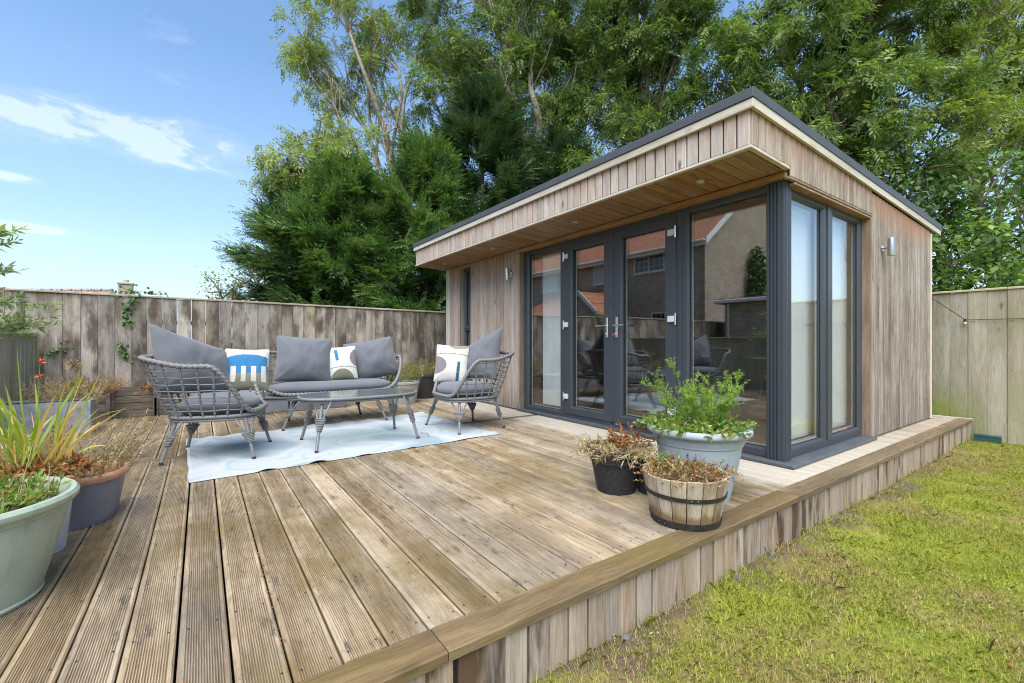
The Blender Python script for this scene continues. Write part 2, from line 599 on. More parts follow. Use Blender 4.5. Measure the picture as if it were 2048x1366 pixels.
M['fascia'] = wood('fascia_wood', 'z', ((0.34, 0.26, 0.21), (0.455, 0.37, 0.31), (0.56, 0.475, 0.41)), stain=(0.25, 0.16, 0.11),
                   stain_amt=0.35, board_var=0.26, knots=0.9, streak=20, extra=under_eaves(2.40, 2.62, (0.30, 0.12, 0.04)))
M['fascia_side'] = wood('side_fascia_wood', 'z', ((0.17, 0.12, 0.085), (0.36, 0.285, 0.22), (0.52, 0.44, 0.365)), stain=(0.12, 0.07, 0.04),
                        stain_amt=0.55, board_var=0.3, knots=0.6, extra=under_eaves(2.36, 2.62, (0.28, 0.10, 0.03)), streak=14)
M['soffit'] = wood('soffit_wood', 'y', ((0.20, 0.105, 0.048), (0.355, 0.205, 0.105), (0.46, 0.29, 0.16)), stain=(0.15, 0.065, 0.025),
                   stain_amt=0.4, board_var=0.2, knots=0.7, rough=0.6)
M['soffit_x'] = wood('header_wood', 'x', ((0.20, 0.105, 0.048), (0.355, 0.205, 0.105), (0.46, 0.29, 0.16)), stain=(0.16, 0.07, 0.025),
                     stain_amt=0.45, board_var=0.2, knots=0.5, rough=0.6)
M['reveal'] = wood('reveal_wood', 'z', ((0.17, 0.115, 0.08), (0.28, 0.20, 0.145), (0.39, 0.295, 0.225)), stain=(0.10, 0.065, 0.042), stain_amt=0.5, knots=0.3)
M['pale_x'] = wood('pale_trim_wood', 'x', ((0.42, 0.36, 0.285), (0.58, 0.515, 0.425), (0.68, 0.62, 0.53)), stain=(0.30, 0.25, 0.18), stain_amt=0.35, knots=0.35, board_var=0.1)
M['pale_y'] = wood('pale_trim_wood_side', 'y', ((0.40, 0.335, 0.26), (0.55, 0.48, 0.385), (0.65, 0.58, 0.485)), stain=(0.27, 0.22, 0.15), stain_amt=0.4, knots=0.35, board_var=0.1)
M['pale_z'] = wood('pale_corner_wood', 'z', ((0.40, 0.335, 0.26), (0.57, 0.50, 0.41), (0.66, 0.60, 0.51)), stain=(0.28, 0.23, 0.16), stain_amt=0.3, knots=0.2, board_var=0.1)
M['fence'] = wood('old_fence_wood', 'z', ((0.155, 0.12, 0.088), (0.315, 0.262, 0.205), (0.47, 0.405, 0.335)), stain=(0.062, 0.042, 0.026),
                  stain_amt=0.9, board_var=0.5, knots=0.7, streak=7, stain_stretch=0.42, stain_rng=(0.42, 0.60), tint=(0.25, 0.215, 0.10), tint_rng=(0.56, 0.76))
M['fence_cap'] = wood('fence_cap_wood', 'y', ((0.24, 0.195, 0.135), (0.40, 0.335, 0.24), (0.52, 0.45, 0.34)), stain=(0.15, 0.13, 0.07), stain_amt=0.5, knots=0.2)
M['fence2'] = wood('pale_fence_wood', 'z', ((0.21, 0.175, 0.125), (0.345, 0.30, 0.225), (0.47, 0.425, 0.34)), stain=(0.20, 0.165, 0.085),
                   stain_amt=0.55, board_var=0.2, knots=0.75, streak=6, extra=mossy, tint=(0.25, 0.235, 0.12), tint_rng=(0.5, 0.75))
M['fence2_cap'] = wood('pale_fence_cap_wood', 'x', ((0.34, 0.27, 0.15), (0.50, 0.42, 0.27), (0.60, 0.52, 0.36)), stain=(0.22, 0.18, 0.08), stain_amt=0.4, knots=0.2)
M['fence3'] = wood('green_fence_wood', 'z', ((0.21, 0.20, 0.145), (0.35, 0.34, 0.25), (0.46, 0.45, 0.35)), stain=(0.14, 0.15, 0.075), stain_amt=0.5, board_var=0.2, knots=0.4, streak=8)
M['sleeper'] = wood('planter_wood', 'y', ((0.075, 0.055, 0.04), (0.16, 0.125, 0.095), (0.27, 0.225, 0.18)), stain=(0.04, 0.03, 0.02), stain_amt=0.7, knots=0.4)
M['stave'] = wood('barrel_stave_wood', 'z', ((0.30, 0.225, 0.14), (0.46, 0.375, 0.26), (0.58, 0.49, 0.36)), stain=(0.16, 0.09, 0.035), stain_amt=0.75, knots=0.2, board_var=0.35, stain_rng=(0.47, 0.62), extra=barrel_foot)
M['floor_in'] = wood('laminate_floor', 'x', ((0.19, 0.125, 0.075), (0.27, 0.19, 0.12), (0.33, 0.24, 0.16)), stain_amt=0.1, knots=0.1, rough=0.35)

M['anthracite'] = plain('anthracite_frame', (0.050, 0.056, 0.066), 0.36, var=0.06, scale=3)
M['sill'] = plain('anthracite_sill', (0.082, 0.090, 0.102), 0.42, var=0.18, scale=9)
M['gasket'] = plain('rubber_gasket', (0.012, 0.012, 0.013), 0.6)
M['bead'] = plain('pale_spacer_bar', (0.55, 0.52, 0.45), 0.4)
M['roof_edge'] = plain('roof_edge_trim', (0.068, 0.074, 0.082), 0.55, var=0.1, scale=6)
M['roof'] = plain('rubber_roof', (0.045, 0.047, 0.05), 0.8)
M['steel'] = plain('brushed_steel', (0.55, 0.54, 0.52), 0.32, 1.0)
M['chrome'] = plain('satin_handle', (0.72, 0.72, 0.73), 0.25, 1.0)
M['hinge'] = plain('painted_hinge', (0.62, 0.62, 0.61), 0.35)
M['lamp_glass'] = plain('lamp_lens', (0.62, 0.58, 0.5), 0.3)
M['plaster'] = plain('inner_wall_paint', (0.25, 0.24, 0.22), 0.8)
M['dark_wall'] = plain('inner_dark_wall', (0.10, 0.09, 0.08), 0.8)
M['black'] = plain('black_plastic', (0.02, 0.02, 0.022), 0.5)
M['void'] = plain('gap_shade_black', (0.02, 0.019, 0.018), 0.9)  # near-black that paints in the shade seen through board gaps
M['steel_grey'] = plain('grey_powder_coat', (0.165, 0.168, 0.172), 0.42, var=0.12, scale=60)
M['rattan'] = plain('grey_rattan', (0.175, 0.166, 0.158), 0.55, var=0.5, scale=220, bmp=0.4)
M['rattan_wire'] = plain('grey_rattan_wire', (0.175, 0.173, 0.17), 0.42, var=0.25, scale=160)
M['foot'] = plain('rubber_foot', (0.03, 0.03, 0.03), 0.6)
M['white_paint'] = plain('white_upvc', (0.78, 0.78, 0.77), 0.4)
M['zinc'] = plain('grey_trough', (0.29, 0.31, 0.32), 0.6, var=0.3, scale=14, bmp=0.25)
M['zinc_dark'] = plain('peeling_trough_rim', (0.10, 0.10, 0.11), 0.8, var=0.6, scale=60)
M['sage_pot'] = plain('sage_glaze', (0.345, 0.40, 0.315), 0.38, var=0.05, scale=5, grime=0.35)
M['blue_pot'] = plain('pale_blue_grey_pot', (0.36, 0.405, 0.435), 0.45, var=0.03, scale=6, grime=0.07)
M['black_pot'] = plain('black_pot', (0.028, 0.028, 0.03), 0.55, var=0.5, scale=60, bmp=0.15)
M['lilac_pot'] = plain('lilac_grey_glaze', (0.185, 0.185, 0.215), 0.5, var=0.1, scale=12, grime=0.4)
M['terracotta'] = plain('terracotta', (0.52, 0.27, 0.155), 0.7, var=0.12, scale=30, grime=0.4)
M['white_pot'] = plain('white_pot', (0.48, 0.47, 0.485), 0.45, var=0.06)
M['cream_pot'] = plain('cream_grey_pot', (0.40, 0.385, 0.345), 0.6, var=0.12, scale=20)
M['soil'] = plain('potting_soil', (0.05, 0.036, 0.026), 0.95, var=0.5, scale=90, bmp=0.8)
M['hoop'] = plain('rusty_hoop', (0.045, 0.038, 0.034), 0.55, 0.3, var=0.5, scale=40)
M['green_box'] = plain('dark_green_plastic', (0.010, 0.055, 0.045), 0.45)
M['brick_red'] = plain('bird_orange', (0.5, 0.1, 0.03), 0.6)
M['stone'] = plain('grey_stone', (0.12, 0.115, 0.11), 0.85, var=0.4, scale=40, bmp=0.5)
M['cable'] = plain('black_cable', (0.015, 0.017, 0.014), 0.6)
M['bulb'] = plain('clear_bulb', (0.6, 0.6, 0.55), 0.1)


def fabric(name, c, rough=0.95, var=0.12):
    m, nt, b = new_mat(name)
    pos = nd(nt, 'ShaderNodeTexCoord').outputs['Object']
    w = noise_t(nt, pos, 900, 2, 0.6)
    big = noise_t(nt, pos, 7, 4, 0.6)
    f = mth(nt, 'ADD', mth(nt, 'MULTIPLY', w, 0.5), mth(nt, 'MULTIPLY', big, 0.5))
    nt.links.new(ramp(nt, f, [(0.3, tuple(x * (1 - var) for x in c)), (0.7, tuple(min(1, x * (1 + var)) for x in c))]), b.inputs['Base Color'])
    b.inputs['Roughness'].default_value = rough
    b.inputs['Specular IOR Level'].default_value = 0.15
    b.inputs['Sheen Weight'].default_value = 0.25
    bump(nt, b, w, 0.15, 0.002)
    return m


M['cushion'] = fabric('slate_grey_fabric', (0.128, 0.132, 0.146))
M['canvas'] = fabric('cream_canvas', (0.56, 0.53, 0.47), var=0.06)
M['can_blue'] = fabric('blue_print', (0.035, 0.165, 0.33), var=0.08)
M['can_olive'] = fabric('olive_print', (0.205, 0.195, 0.135), var=0.08)
M['can_grey'] = fabric('mauve_grey_print', (0.20, 0.175, 0.18), var=0.08)
M['can_teal'] = fabric('teal_print', (0.03, 0.10, 0.15), var=0.08)
M['blind'] = fabric('blind_fabric', (0.88, 0.90, 0.91), var=0.02)


def rug_mat():
    m, nt, b = new_mat('woven_rug')
    pos = nd(nt, 'ShaderNodeNewGeometry').outputs['Position']
    n = noise_t(nt, vmath(nt, 'MULTIPLY', pos, (1.0, 0.9, 1.0)), 1.5, 1.5, 0.4, 0.8)
    c = ramp(nt, n, [(0.40, (0.27, 0.33, 0.355)), (0.415, (0.31, 0.365, 0.39)), (0.48, (0.43, 0.445, 0.455)), (0.52, (0.46, 0.47, 0.48)), (0.56, (0.32, 0.395, 0.43)), (0.575, (0.42, 0.445, 0.46))])
    w = noise_t(nt, vmath(nt, 'MULTIPLY', pos, (1.0, 9.0, 1.0)), 90, 3, 0.6)
    c = mix(nt, 0.25, c, ramp(nt, w, [(0.3, (0.45, 0.5, 0.54)), (0.7, (0.85, 0.87, 0.88))]), 'MULTIPLY')
    dirt = noise_t(nt, pos, 6.0, 6, 0.7)
    c = mix(nt, ramp(nt, dirt, [(0.58, 0.0), (0.8, 0.4)]), c, (0.38, 0.38, 0.37))
    nt.links.new(c, b.inputs['Base Color'])
    b.inputs['Roughness'].default_value = 0.9
    b.inputs['Specular IOR Level'].default_value = 0.2
    bump(nt, b, w, 0.25, 0.003)
    return m


M['rug'] = rug_mat()


def glass_mat(name, f0=0.08, tint=(0.93, 0.96, 0.95), rough=0.0):
    m = bpy.data.materials.new(name)
    m.use_nodes = True
    nt = m.node_tree
    nt.nodes.remove(nt.nodes['Principled BSDF'])
    fac = nd(nt, 'ShaderNodeLayerWeight', {'Blend': 0.5}).outputs['Facing']
    fr = mth(nt, 'ADD', mth(nt, 'MULTIPLY', mth(nt, 'POWER', fac, 4.0), 1 - f0), f0)
    tr = nd(nt, 'ShaderNodeBsdfTransparent', {'Color': (*tint, 1)})
    gl = nd(nt, 'ShaderNodeBsdfGlossy', {'Color': (1, 1, 1, 1), 'Roughness': rough})
    mx = nd(nt, 'ShaderNodeMixShader', {0: fr, 1: tr.outputs[0], 2: gl.outputs[0]})
    nt.links.new(mx.outputs[0], nt.nodes['Material Output'].inputs[0])
    return m


M['glass'] = glass_mat('window_glass', 0.17, (0.96, 0.98, 0.975))
M['table_glass'] = glass_mat('table_glass', 0.13, (0.80, 0.88, 0.86), 0.22)


def leaf_mat(name, dark, mid, light, rough=0.5, trans=0.32, patch=1.2, spec=0.35, dry=None):
    m, nt, b = new_mat(name)
    geo = nd(nt, 'ShaderNodeNewGeometry')
    n = noise_t(nt, geo.outputs['Position'], patch, 3, 0.6)
    f = mth(nt, 'ADD', mth(nt, 'MULTIPLY', geo.outputs['Random Per Island'], 0.45), mth(nt, 'MULTIPLY', ramp(nt, n, [(0.3, 0.0), (0.7, 1.0)]), 0.55))
    c = ramp(nt, f, [(0.22, dark), (0.48, mid), (0.78, light)])
    if dry:
        c = mix(nt, mth(nt, 'GREATER_THAN', mth(nt, 'FRACT', mth(nt, 'MULTIPLY', geo.outputs['Random Per Island'], 13.7)), 1 - dry[1]), c, dry[0])
    nt.links.new(c, b.inputs['Base Color'])
    b.inputs['Roughness'].default_value = rough
    b.inputs['Specular IOR Level'].default_value = spec
    if trans:
        t = nd(nt, 'ShaderNodeBsdfTranslucent', {'Color': mix(nt, 1.0, c, (1.5, 1.65, 0.7), 'MULTIPLY')})
        mx = nd(nt, 'ShaderNodeMixShader', {0: trans, 1: b.outputs[0], 2: t.outputs[0]})
        nt.links.new(mx.outputs[0], nt.nodes['Material Output'].inputs[0])
    return m


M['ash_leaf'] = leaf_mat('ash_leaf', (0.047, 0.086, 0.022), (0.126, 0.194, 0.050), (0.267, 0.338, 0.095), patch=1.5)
M['ash_light'] = leaf_mat('pale_ash_leaf', (0.082, 0.126, 0.029), (0.199, 0.257, 0.062), (0.359, 0.405, 0.123), patch=1.5)  # paler yellow-green leaf tone for the lighter trees
M['ivy_leaf'] = leaf_mat('ivy_leaf', (0.027, 0.068, 0.018), (0.060, 0.128, 0.030), (0.112, 0.203, 0.045), rough=0.35, trans=0.2)
M['maple_leaf'] = leaf_mat('broad_leaf', (0.044, 0.090, 0.027), (0.112, 0.198, 0.050), (0.238, 0.338, 0.090), rough=0.42)
M['conifer'] = leaf_mat('conifer_spray', (0.030, 0.070, 0.025), (0.090, 0.165, 0.052), (0.200, 0.290, 0.085), rough=0.6, trans=0.22, patch=2.0)
M['conifer_dark'] = leaf_mat('dark_conifer_spray', (0.020, 0.046, 0.024), (0.050, 0.096, 0.044), (0.105, 0.160, 0.068), rough=0.6, trans=0.15)
M['olive_leaf'] = leaf_mat('olive_leaf', (0.150, 0.200, 0.095), (0.250, 0.310, 0.150), (0.380, 0.440, 0.240), rough=0.4)
M['shrub_leaf'] = leaf_mat('fresh_shrub_leaf', (0.125, 0.215, 0.035), (0.230, 0.345, 0.055), (0.380, 0.490, 0.110), patch=6)
M['low_leaf'] = leaf_mat('low_plant_leaf', (0.085, 0.155, 0.030), (0.180, 0.270, 0.055), (0.330, 0.400, 0.110), patch=9, dry=((0.30, 0.20, 0.07), 0.12))
M['dry_leaf'] = leaf_mat('dry_leaf', (0.17, 0.10, 0.04), (0.34, 0.215, 0.085), (0.50, 0.36, 0.17), patch=10, trans=0.2, rough=0.8)
M['dry_rust'] = leaf_mat('rust_leaf', (0.14, 0.045, 0.015), (0.28, 0.10, 0.030), (0.42, 0.19, 0.06), patch=10, trans=0.2, rough=0.8)
M['straw'] = leaf_mat('straw_stem', (0.27, 0.205, 0.105), (0.43, 0.345, 0.19), (0.58, 0.49, 0.30), patch=8, trans=0.15, rough=0.8)
M['brown_stem'] = leaf_mat('brown_stem', (0.10, 0.065, 0.035), (0.20, 0.14, 0.08), (0.33, 0.24, 0.14), patch=8, trans=0.0, rough=0.8)
M['blade'] = leaf_mat('strap_leaf', (0.170, 0.240, 0.025), (0.320, 0.380, 0.050), (0.460, 0.470, 0.100), patch=4, dry=((0.62, 0.40, 0.14), 0.45))
M['bark'] = plain('grey_bark', (0.25, 0.215, 0.165), 0.9, var=0.45, scale=9, bmp=0.8)
M['bark_dark'] = plain('dark_bark', (0.075, 0.058, 0.042), 0.9, var=0.4, scale=9, bmp=0.8)
M['stem_green'] = plain('green_stem', (0.13, 0.17, 0.05), 0.6, var=0.2)
M['twig'] = plain('grey_twig', (0.23, 0.20, 0.15), 0.8, var=0.3)


def lawn_mat():
    m, nt, b = new_mat('mossy_lawn')
    pos = nd(nt, 'ShaderNodeNewGeometry').outputs['Position']
    big = noise_t(nt, pos, 1.1, 5, 0.6)
    fine = noise_t(nt, pos, 60, 5, 0.7)
    c = ramp(nt, big, [(0.34, (0.20, 0.125, 0.055)), (0.43, (0.26, 0.20, 0.058)), (0.52, (0.275, 0.285, 0.038)), (0.68, (0.32, 0.345, 0.028))])
    c = mix(nt, 0.6, c, ramp(nt, fine, [(0.3, (0.35, 0.32, 0.26)), (0.7, (1.2, 1.15, 1.0))]), 'MULTIPLY')
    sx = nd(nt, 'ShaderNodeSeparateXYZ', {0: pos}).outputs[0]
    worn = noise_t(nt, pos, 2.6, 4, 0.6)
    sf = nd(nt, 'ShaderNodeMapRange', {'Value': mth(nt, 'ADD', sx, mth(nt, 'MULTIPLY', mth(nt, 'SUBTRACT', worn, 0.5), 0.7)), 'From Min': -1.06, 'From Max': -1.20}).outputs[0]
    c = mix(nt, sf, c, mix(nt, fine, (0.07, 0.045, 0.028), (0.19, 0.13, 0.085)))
    nt.links.new(c, b.inputs['Base Color'])
    b.inputs['Roughness'].default_value = 0.95
    bump(nt, b, fine, 0.8, 0.02)
    return m


def blade_mat():
    m, nt, b = new_mat('grass_blade')
    geo = nd(nt, 'ShaderNodeNewGeometry')
    big = noise_t(nt, geo.outputs['Position'], 1.1, 5, 0.6)
    mid = noise_t(nt, geo.outputs['Position'], 7.0, 4, 0.6)
    f = mth(nt, 'ADD', mth(nt, 'MULTIPLY', big, 0.62), mth(nt, 'MULTIPLY', mid, 0.38))
    green = ramp(nt, geo.outputs['Random Per Island'], [(0.1, (0.21, 0.265, 0.035)), (0.5, (0.375, 0.41, 0.05)), (0.9, (0.53, 0.53, 0.10))])
    straw = ramp(nt, geo.outputs['Random Per Island'], [(0.1, (0.26, 0.175, 0.075)), (0.5, (0.46, 0.345, 0.15)), (0.9, (0.64, 0.54, 0.28))])
    r2 = mth(nt, 'FRACT', mth(nt, 'MULTIPLY', geo.outputs['Random Per Island'], 17.3))
    k = mth(nt, 'ADD', mth(nt, 'MULTIPLY', mth(nt, 'SUBTRACT', f, 0.418), 6.0), mth(nt, 'SUBTRACT', r2, 0.10))
    c = mix(nt, ramp(nt, k, [(0.35, 0.0), (0.6, 1.0)]), straw, green)
    nt.links.new(c, b.inputs['Base Color'])
    b.inputs['Roughness'].default_value = 0.6
    b.inputs['Specular IOR Level'].default_value = 0.2
    t = nd(nt, 'ShaderNodeBsdfTranslucent', {'Color': c})
    mx = nd(nt, 'ShaderNodeMixShader', {0: 0.3, 1: b.outputs[0], 2: t.outputs[0]})
    nt.links.new(mx.outputs[0], nt.nodes['Material Output'].inputs[0])
    return m


M['lawn'] = lawn_mat()
M['grass'] = blade_mat()


def brick_mat(name, a, b2, mortar, axis='xz', sc=1.0):
    m, nt, b = new_mat(name)
    pos = nd(nt, 'ShaderNodeNewGeometry').outputs['Position']
    sp = nd(nt, 'ShaderNodeSeparateXYZ', {0: pos})
    u = sp.outputs[0] if axis[0] == 'x' else sp.outputs[1]
    v = nd(nt, 'ShaderNodeCombineXYZ', {0: u, 1: sp.outputs[2], 2: 0.0}).outputs[0]
    br = nd(nt, 'ShaderNodeTexBrick', {'Vector': v, 'Color1': (*a, 1), 'Color2': (*b2, 1), 'Mortar': (*mortar, 1), 'Scale': 1.0 / sc,
                                       'Mortar Size': 0.011, 'Mortar Smooth': 0.2, 'Bias': -0.1, 'Brick Width': 0.225, 'Row Height': 0.075})
    n = noise_t(nt, pos, 3.0, 5, 0.6)
    nt.links.new(mix(nt, 0.6, br.outputs['Color'], ramp(nt, n, [(0.3, 0.6), (0.7, 1.25)]), 'MULTIPLY'), b.inputs['Base Color'])
    b.inputs['Roughness'].default_value = 0.9
    bump(nt, b, br.outputs['Fac'], -0.5, 0.01)
    return m


def tile_mat(name, a, b2, axis='x'):
    m, nt, b = new_mat(name)
    pos = nd(nt, 'ShaderNodeNewGeometry').outputs['Position']
    sp = nd(nt, 'ShaderNodeSeparateXYZ', {0: pos})
    u = sp.outputs[0] if axis == 'x' else sp.outputs[1]
    v = nd(nt, 'ShaderNodeCombineXYZ', {0: u, 1: mth(nt, 'MULTIPLY', sp.outputs[2], 1.5), 2: 0.0}).outputs[0]
    br = nd(nt, 'ShaderNodeTexBrick', {'Vector': v, 'Color1': (*a, 1), 'Color2': (*b2, 1), 'Mortar': (a[0] * 0.3, a[1] * 0.3, a[2] * 0.3, 1), 'Scale': 1.0,
                                       'Mortar Size': 0.016, 'Brick Width': 0.30, 'Row Height': 0.34})
    n = noise_t(nt, pos, 2.0, 5, 0.6)
    nt.links.new(mix(nt, 0.6, br.outputs['Color'], ramp(nt, n, [(0.3, 0.6), (0.7, 1.25)]), 'MULTIPLY'), b.inputs['Base Color'])
    b.inputs['Roughness'].default_value = 0.85
    bump(nt, b, br.outputs['Fac'], -0.6, 0.02)
    return m


M['brick_x'] = brick_mat('buff_brick', (0.52, 0.395, 0.28), (0.38, 0.27, 0.18), (0.54, 0.50, 0.44))  # lighter than the gable brick: colour lifts the house front out of shade
M['brick_y'] = brick_mat('buff_brick_gable', (0.47, 0.35, 0.24), (0.33, 0.23, 0.15), (0.50, 0.46, 0.40), 'yz')
M['tile_x'] = tile_mat('clay_tile', (0.60, 0.25, 0.13), (0.47, 0.185, 0.095))
M['tile_pale'] = tile_mat('weathered_tile', (0.42, 0.30, 0.22), (0.34, 0.24, 0.18), 'y')
M['felt'] = plain('flat_roof_felt', (0.18, 0.18, 0.17), 0.9)
M['win_dark'] = plain('dark_window_glass', (0.03, 0.035, 0.04), 0.05, spec=0.8)
M['curtain'] = plain('pale_curtain', (0.6, 0.6, 0.62), 0.9)


# ------------------------------------------------------------------ ground
def build_lawn():
    def hgt(x, y):
        return GROUND + 0.018 * noise.noise((x * 0.9, y * 0.9, 0.3)) + 0.008 * noise.noise((x * 3.1, y * 3.1, 1.3)) - 0.012
    mb = MB()
    # near patch, finely divided, inside one big sheet that reaches the horizon
    xs = [-400, -60, -20, -9] + list(np.linspace(-1.6, 3.0, 60)) + [8, 20, 60, 400]
    ys = [-400, -60, -20, -6] + list(np.linspace(-2.0, 8.2, 110)) + [14, 30, 60, 400]
    for x in xs:
        for y in ys:
            inside = -1.7 <= x <= 3.1 and -2.1 <= y <= 8.3
            mb.v.append((x, y, hgt(x, y) if inside else GROUND - 0.012))
    ny = len(ys)
    for i in range(len(xs) - 1):
        for j in range(ny - 1):
            mb.f.append((i * ny + j, (i + 1) * ny + j, (i + 1) * ny + j + 1, i * ny + j + 1))
            mb.m.append(0)
    o = mb.build('lawn', M['lawn'], smooth=True)
    tag(o, 'patchy yellow-green mossy lawn beside the timber deck', kind='structure')
    # grass blades
    xy = []
    def scatter(n, x0, x1, y0, y1, keep=None):
        p = np.column_stack([rng.uniform(x0, x1, n), rng.uniform(y0, y1, n)])
        xy.append(p)
    scatter(110000, -1.26, 0.0, 0.3, 2.2)
    scatter(110000, -1.26, 0.0, 2.2, 4.2)
    scatter(70000, -1.26, -0.2, 4.2, 6.2)
    scatter(45000, -1.26, -0.4, 6.2, 7.86)
    scatter(26000, 0.0, 1.6, -1.0, 7.8)
    p = np.concatenate(xy)
    clump = np.array([noise.noise((a * 5.0, b * 5.0, 4.0)) for a, b in p])
    worn = np.array([noise.noise((a * 2.2, b * 2.2, 7.0)) for a, b in p])
    bare = np.clip((-1.02 + 0.30 * worn - p[:, 0]) / 0.16, 0, 1)          # trodden and shaded along the skirt
    keep = rng.random(len(p)) < (0.80 + 0.6 * clump) * (1 - 0.72 * bare)
    p, clump = p[keep], clump[keep]
    n = len(p)
    z = np.array([hgt(a, b) for a, b in p])
    L = rng.gamma(3.5, 0.0042, n) * (1 + 0.7 * clump) + 0.006
    near_edge = (p[:, 0] < -1.20)
    L = np.where(near_edge & (rng.random(n) < 0.35), L * 2.8, L)
    az = rng.uniform(0, 2 * np.pi, n)
    lean = rng.uniform(0.1, 1.0, n)
    up = np.stack([np.cos(az) * np.sin(lean), np.sin(az) * np.sin(lean), np.cos(lean)], 1)
    base = np.column_stack([p, z])
    mid = base + up * (L * 0.55)[:, None]
    tip = mid + unit(up + np.array([0, 0, -0.55]) + rng.normal(scale=0.15, size=(n, 3))) * (L * 0.5)[:, None]
    sd = unit(np.cross(up, np.array([0, 0, 1.0]))) * (rng.uniform(0.0005, 0.0011, n))[:, None]
    V = np.stack([base - sd, base + sd, mid + sd * 0.8, tip, mid - sd * 0.8], 1).reshape(-1, 3)
    g = mesh_np('grass', V, 5, M['grass'])
    tag(g, 'short tufty grass mixed with straw and moss on the lawn', kind='stuff')


build_lawn()


def weeds():
    """Clover and small rosettes between the blades."""
    c = np.column_stack([rng.uniform(-1.22, 0.4, 150), rng.uniform(0.5, 7.6, 150)])
    m = 14
    q = np.repeat(c, m, axis=0) + rng.normal(scale=0.03, size=(150 * m, 2))
    n = len(q)
    P = np.column_stack([q, GROUND + rng.uniform(0.0, 0.016, n)])
    D = rng.normal(size=(n, 3)) * np.array([1, 1, 0.25])
    V = leaf_quads(P, D, np.tile([0, 0, 1.0], (n, 1)) + rng.normal(scale=0.35, size=(n, 3)), rng.uniform(0.009, 0.020, n), rng.uniform(0.006, 0.012, n), 0.2, 0.6)
    tag(mesh_np('clover_weeds', V, 4, M['low_leaf']), 'small clover and weed leaves scattered through the lawn', kind='stuff')


weeds()

# ------------------------------------------------------------------ deck
deck = bpy.data.objects.new('deck', None)
link(deck)
tag(deck, 'raised timber deck of grooved boards with a skirted edge', kind='structure')
PITCH, BW = 0.1365, 0.1298


def groove_profile(w, edge=0.0145, n=15, depth=0.0024, top=0.0, bot=-0.027, r=0.005):
    pts = [(0, bot), (w, bot), (w, top - r), (w - r, top)]
    inner = w - 2 * edge
    p = inner / n
    for i in range(n):
        y1 = w - edge - i * p
        pts += [(y1, top), (y1 - p * 0.16, top - depth), (y1 - p * 0.50, top - depth), (y1 - p * 0.66, top)]
    pts += [(edge, top), (r, top), (0, top - r)]
    return pts


prof = groove_profile(BW)
X_TRIM_IN, X_TRIM_OUT = -1.36, -1.227
X_BREAK = (-4.645, -4.560)


def grooved(pr, x0, x1):
    """Extruded board whose groove bottoms, full of dirt, carry their own material."""
    b = MB().prism(pr, 'x', x0, x1)
    n = len(pr)
    for i in range(n):
        a, c = pr[i], pr[(i + 1) % n]
        if a[1] > -0.01 and max(a[1], c[1]) < -0.001 and 0.006 < a[0] < BW - 0.006:
            b.m[i] = 1
    return b.mesh('deck_board', [M['deck'], M['deck_groove']])


me_a = grooved(prof, X_BREAK[1] + 0.003, X_TRIM_IN - 0.003)
me_b = grooved(prof, -7.80, X_BREAK[0] - 0.003)
y0 = 0.215 - 14 * PITCH                         # first board near the low fence
ROOM_FRONT = 3.60
screws = MB()
k = 0
rnd = random.Random(5)
y = y0
while y < 3.58:
    for me, xa, xb in ((me_a, X_BREAK[1], X_TRIM_IN), (me_b, -7.80, X_BREAK[0])):
        if me is me_b and y < -1.6:
            continue
        o = inst('deck_board', me, deck, (0, y + (0.0 if me is me_a else 0.03), rnd.uniform(-0.0022, 0.0012)), (rnd.uniform(-0.012, 0.012), 0, rnd.uniform(-0.0006, 0.0006)))
        xs = [xb - 0.05, xa + 0.05] + [xb - 0.05 - 0.42 * j for j in range(1, 8) if xb - 0.05 - 0.42 * j > xa + 0.2]
        for xx in xs:
            for yy in (0.022, BW - 0.022):
                X, Y = xx + rnd.uniform(-0.012, 0.012), y + yy + rnd.uniform(-0.006, 0.006)
                q = [(X + 0.0036 * math.cos(a), Y + 0.0036 * math.sin(a), 0.0016) for a in np.linspace(0, 2 * math.pi, 7)[:-1]]
                screws.add(q, [tuple(range(6))])
    y += PITCH
Y_LAST = y
# short boards on the strip beside the room
me_c = grooved(prof, -1.62, X_TRIM_IN - 0.003)
while y < 7.74:
    inst('deck_board', me_c, deck, (0, y, rnd.uniform(-0.002, 0.001)))
    y += PITCH
sc_o = screws.build('screw', M['gasket'], deck)
tag(sc_o, kind='stuff')
# breaker board and trim boards, grooved along their own length
prof_y = [(X_BREAK[0] + u / BW * (X_BREAK[1] - X_BREAK[0]), w) for u, w in groove_profile(BW, n=9)]
MB().prism(prof_y[::-1], 'y', -1.62, 3.56).build('breaker_board', M['deck_trim'], deck)
tw = X_TRIM_OUT - X_TRIM_IN
tp = [(X_TRIM_IN + u, w + 0.002) for u, w in groove_profile(tw, edge=0.010, n=17, depth=0.0018, bot=-0.034, r=0.004)]
for a, b in ((-3.2, 0.62), (0.623, 3.02), (3.023, 5.42), (5.423, 7.80)):
    o = MB().prism(tp[::-1], 'y', a, b).build('trim_board', M['deck_trim'], deck)
    o.location.z = rnd.uniform(-0.001, 0.001)
# end trim along the back fence
MB().box(-1.62, X_TRIM_OUT, 7.803, 7.83, -0.03, 0.006, 0.002).build('trim_board', M['pale_x'], deck)
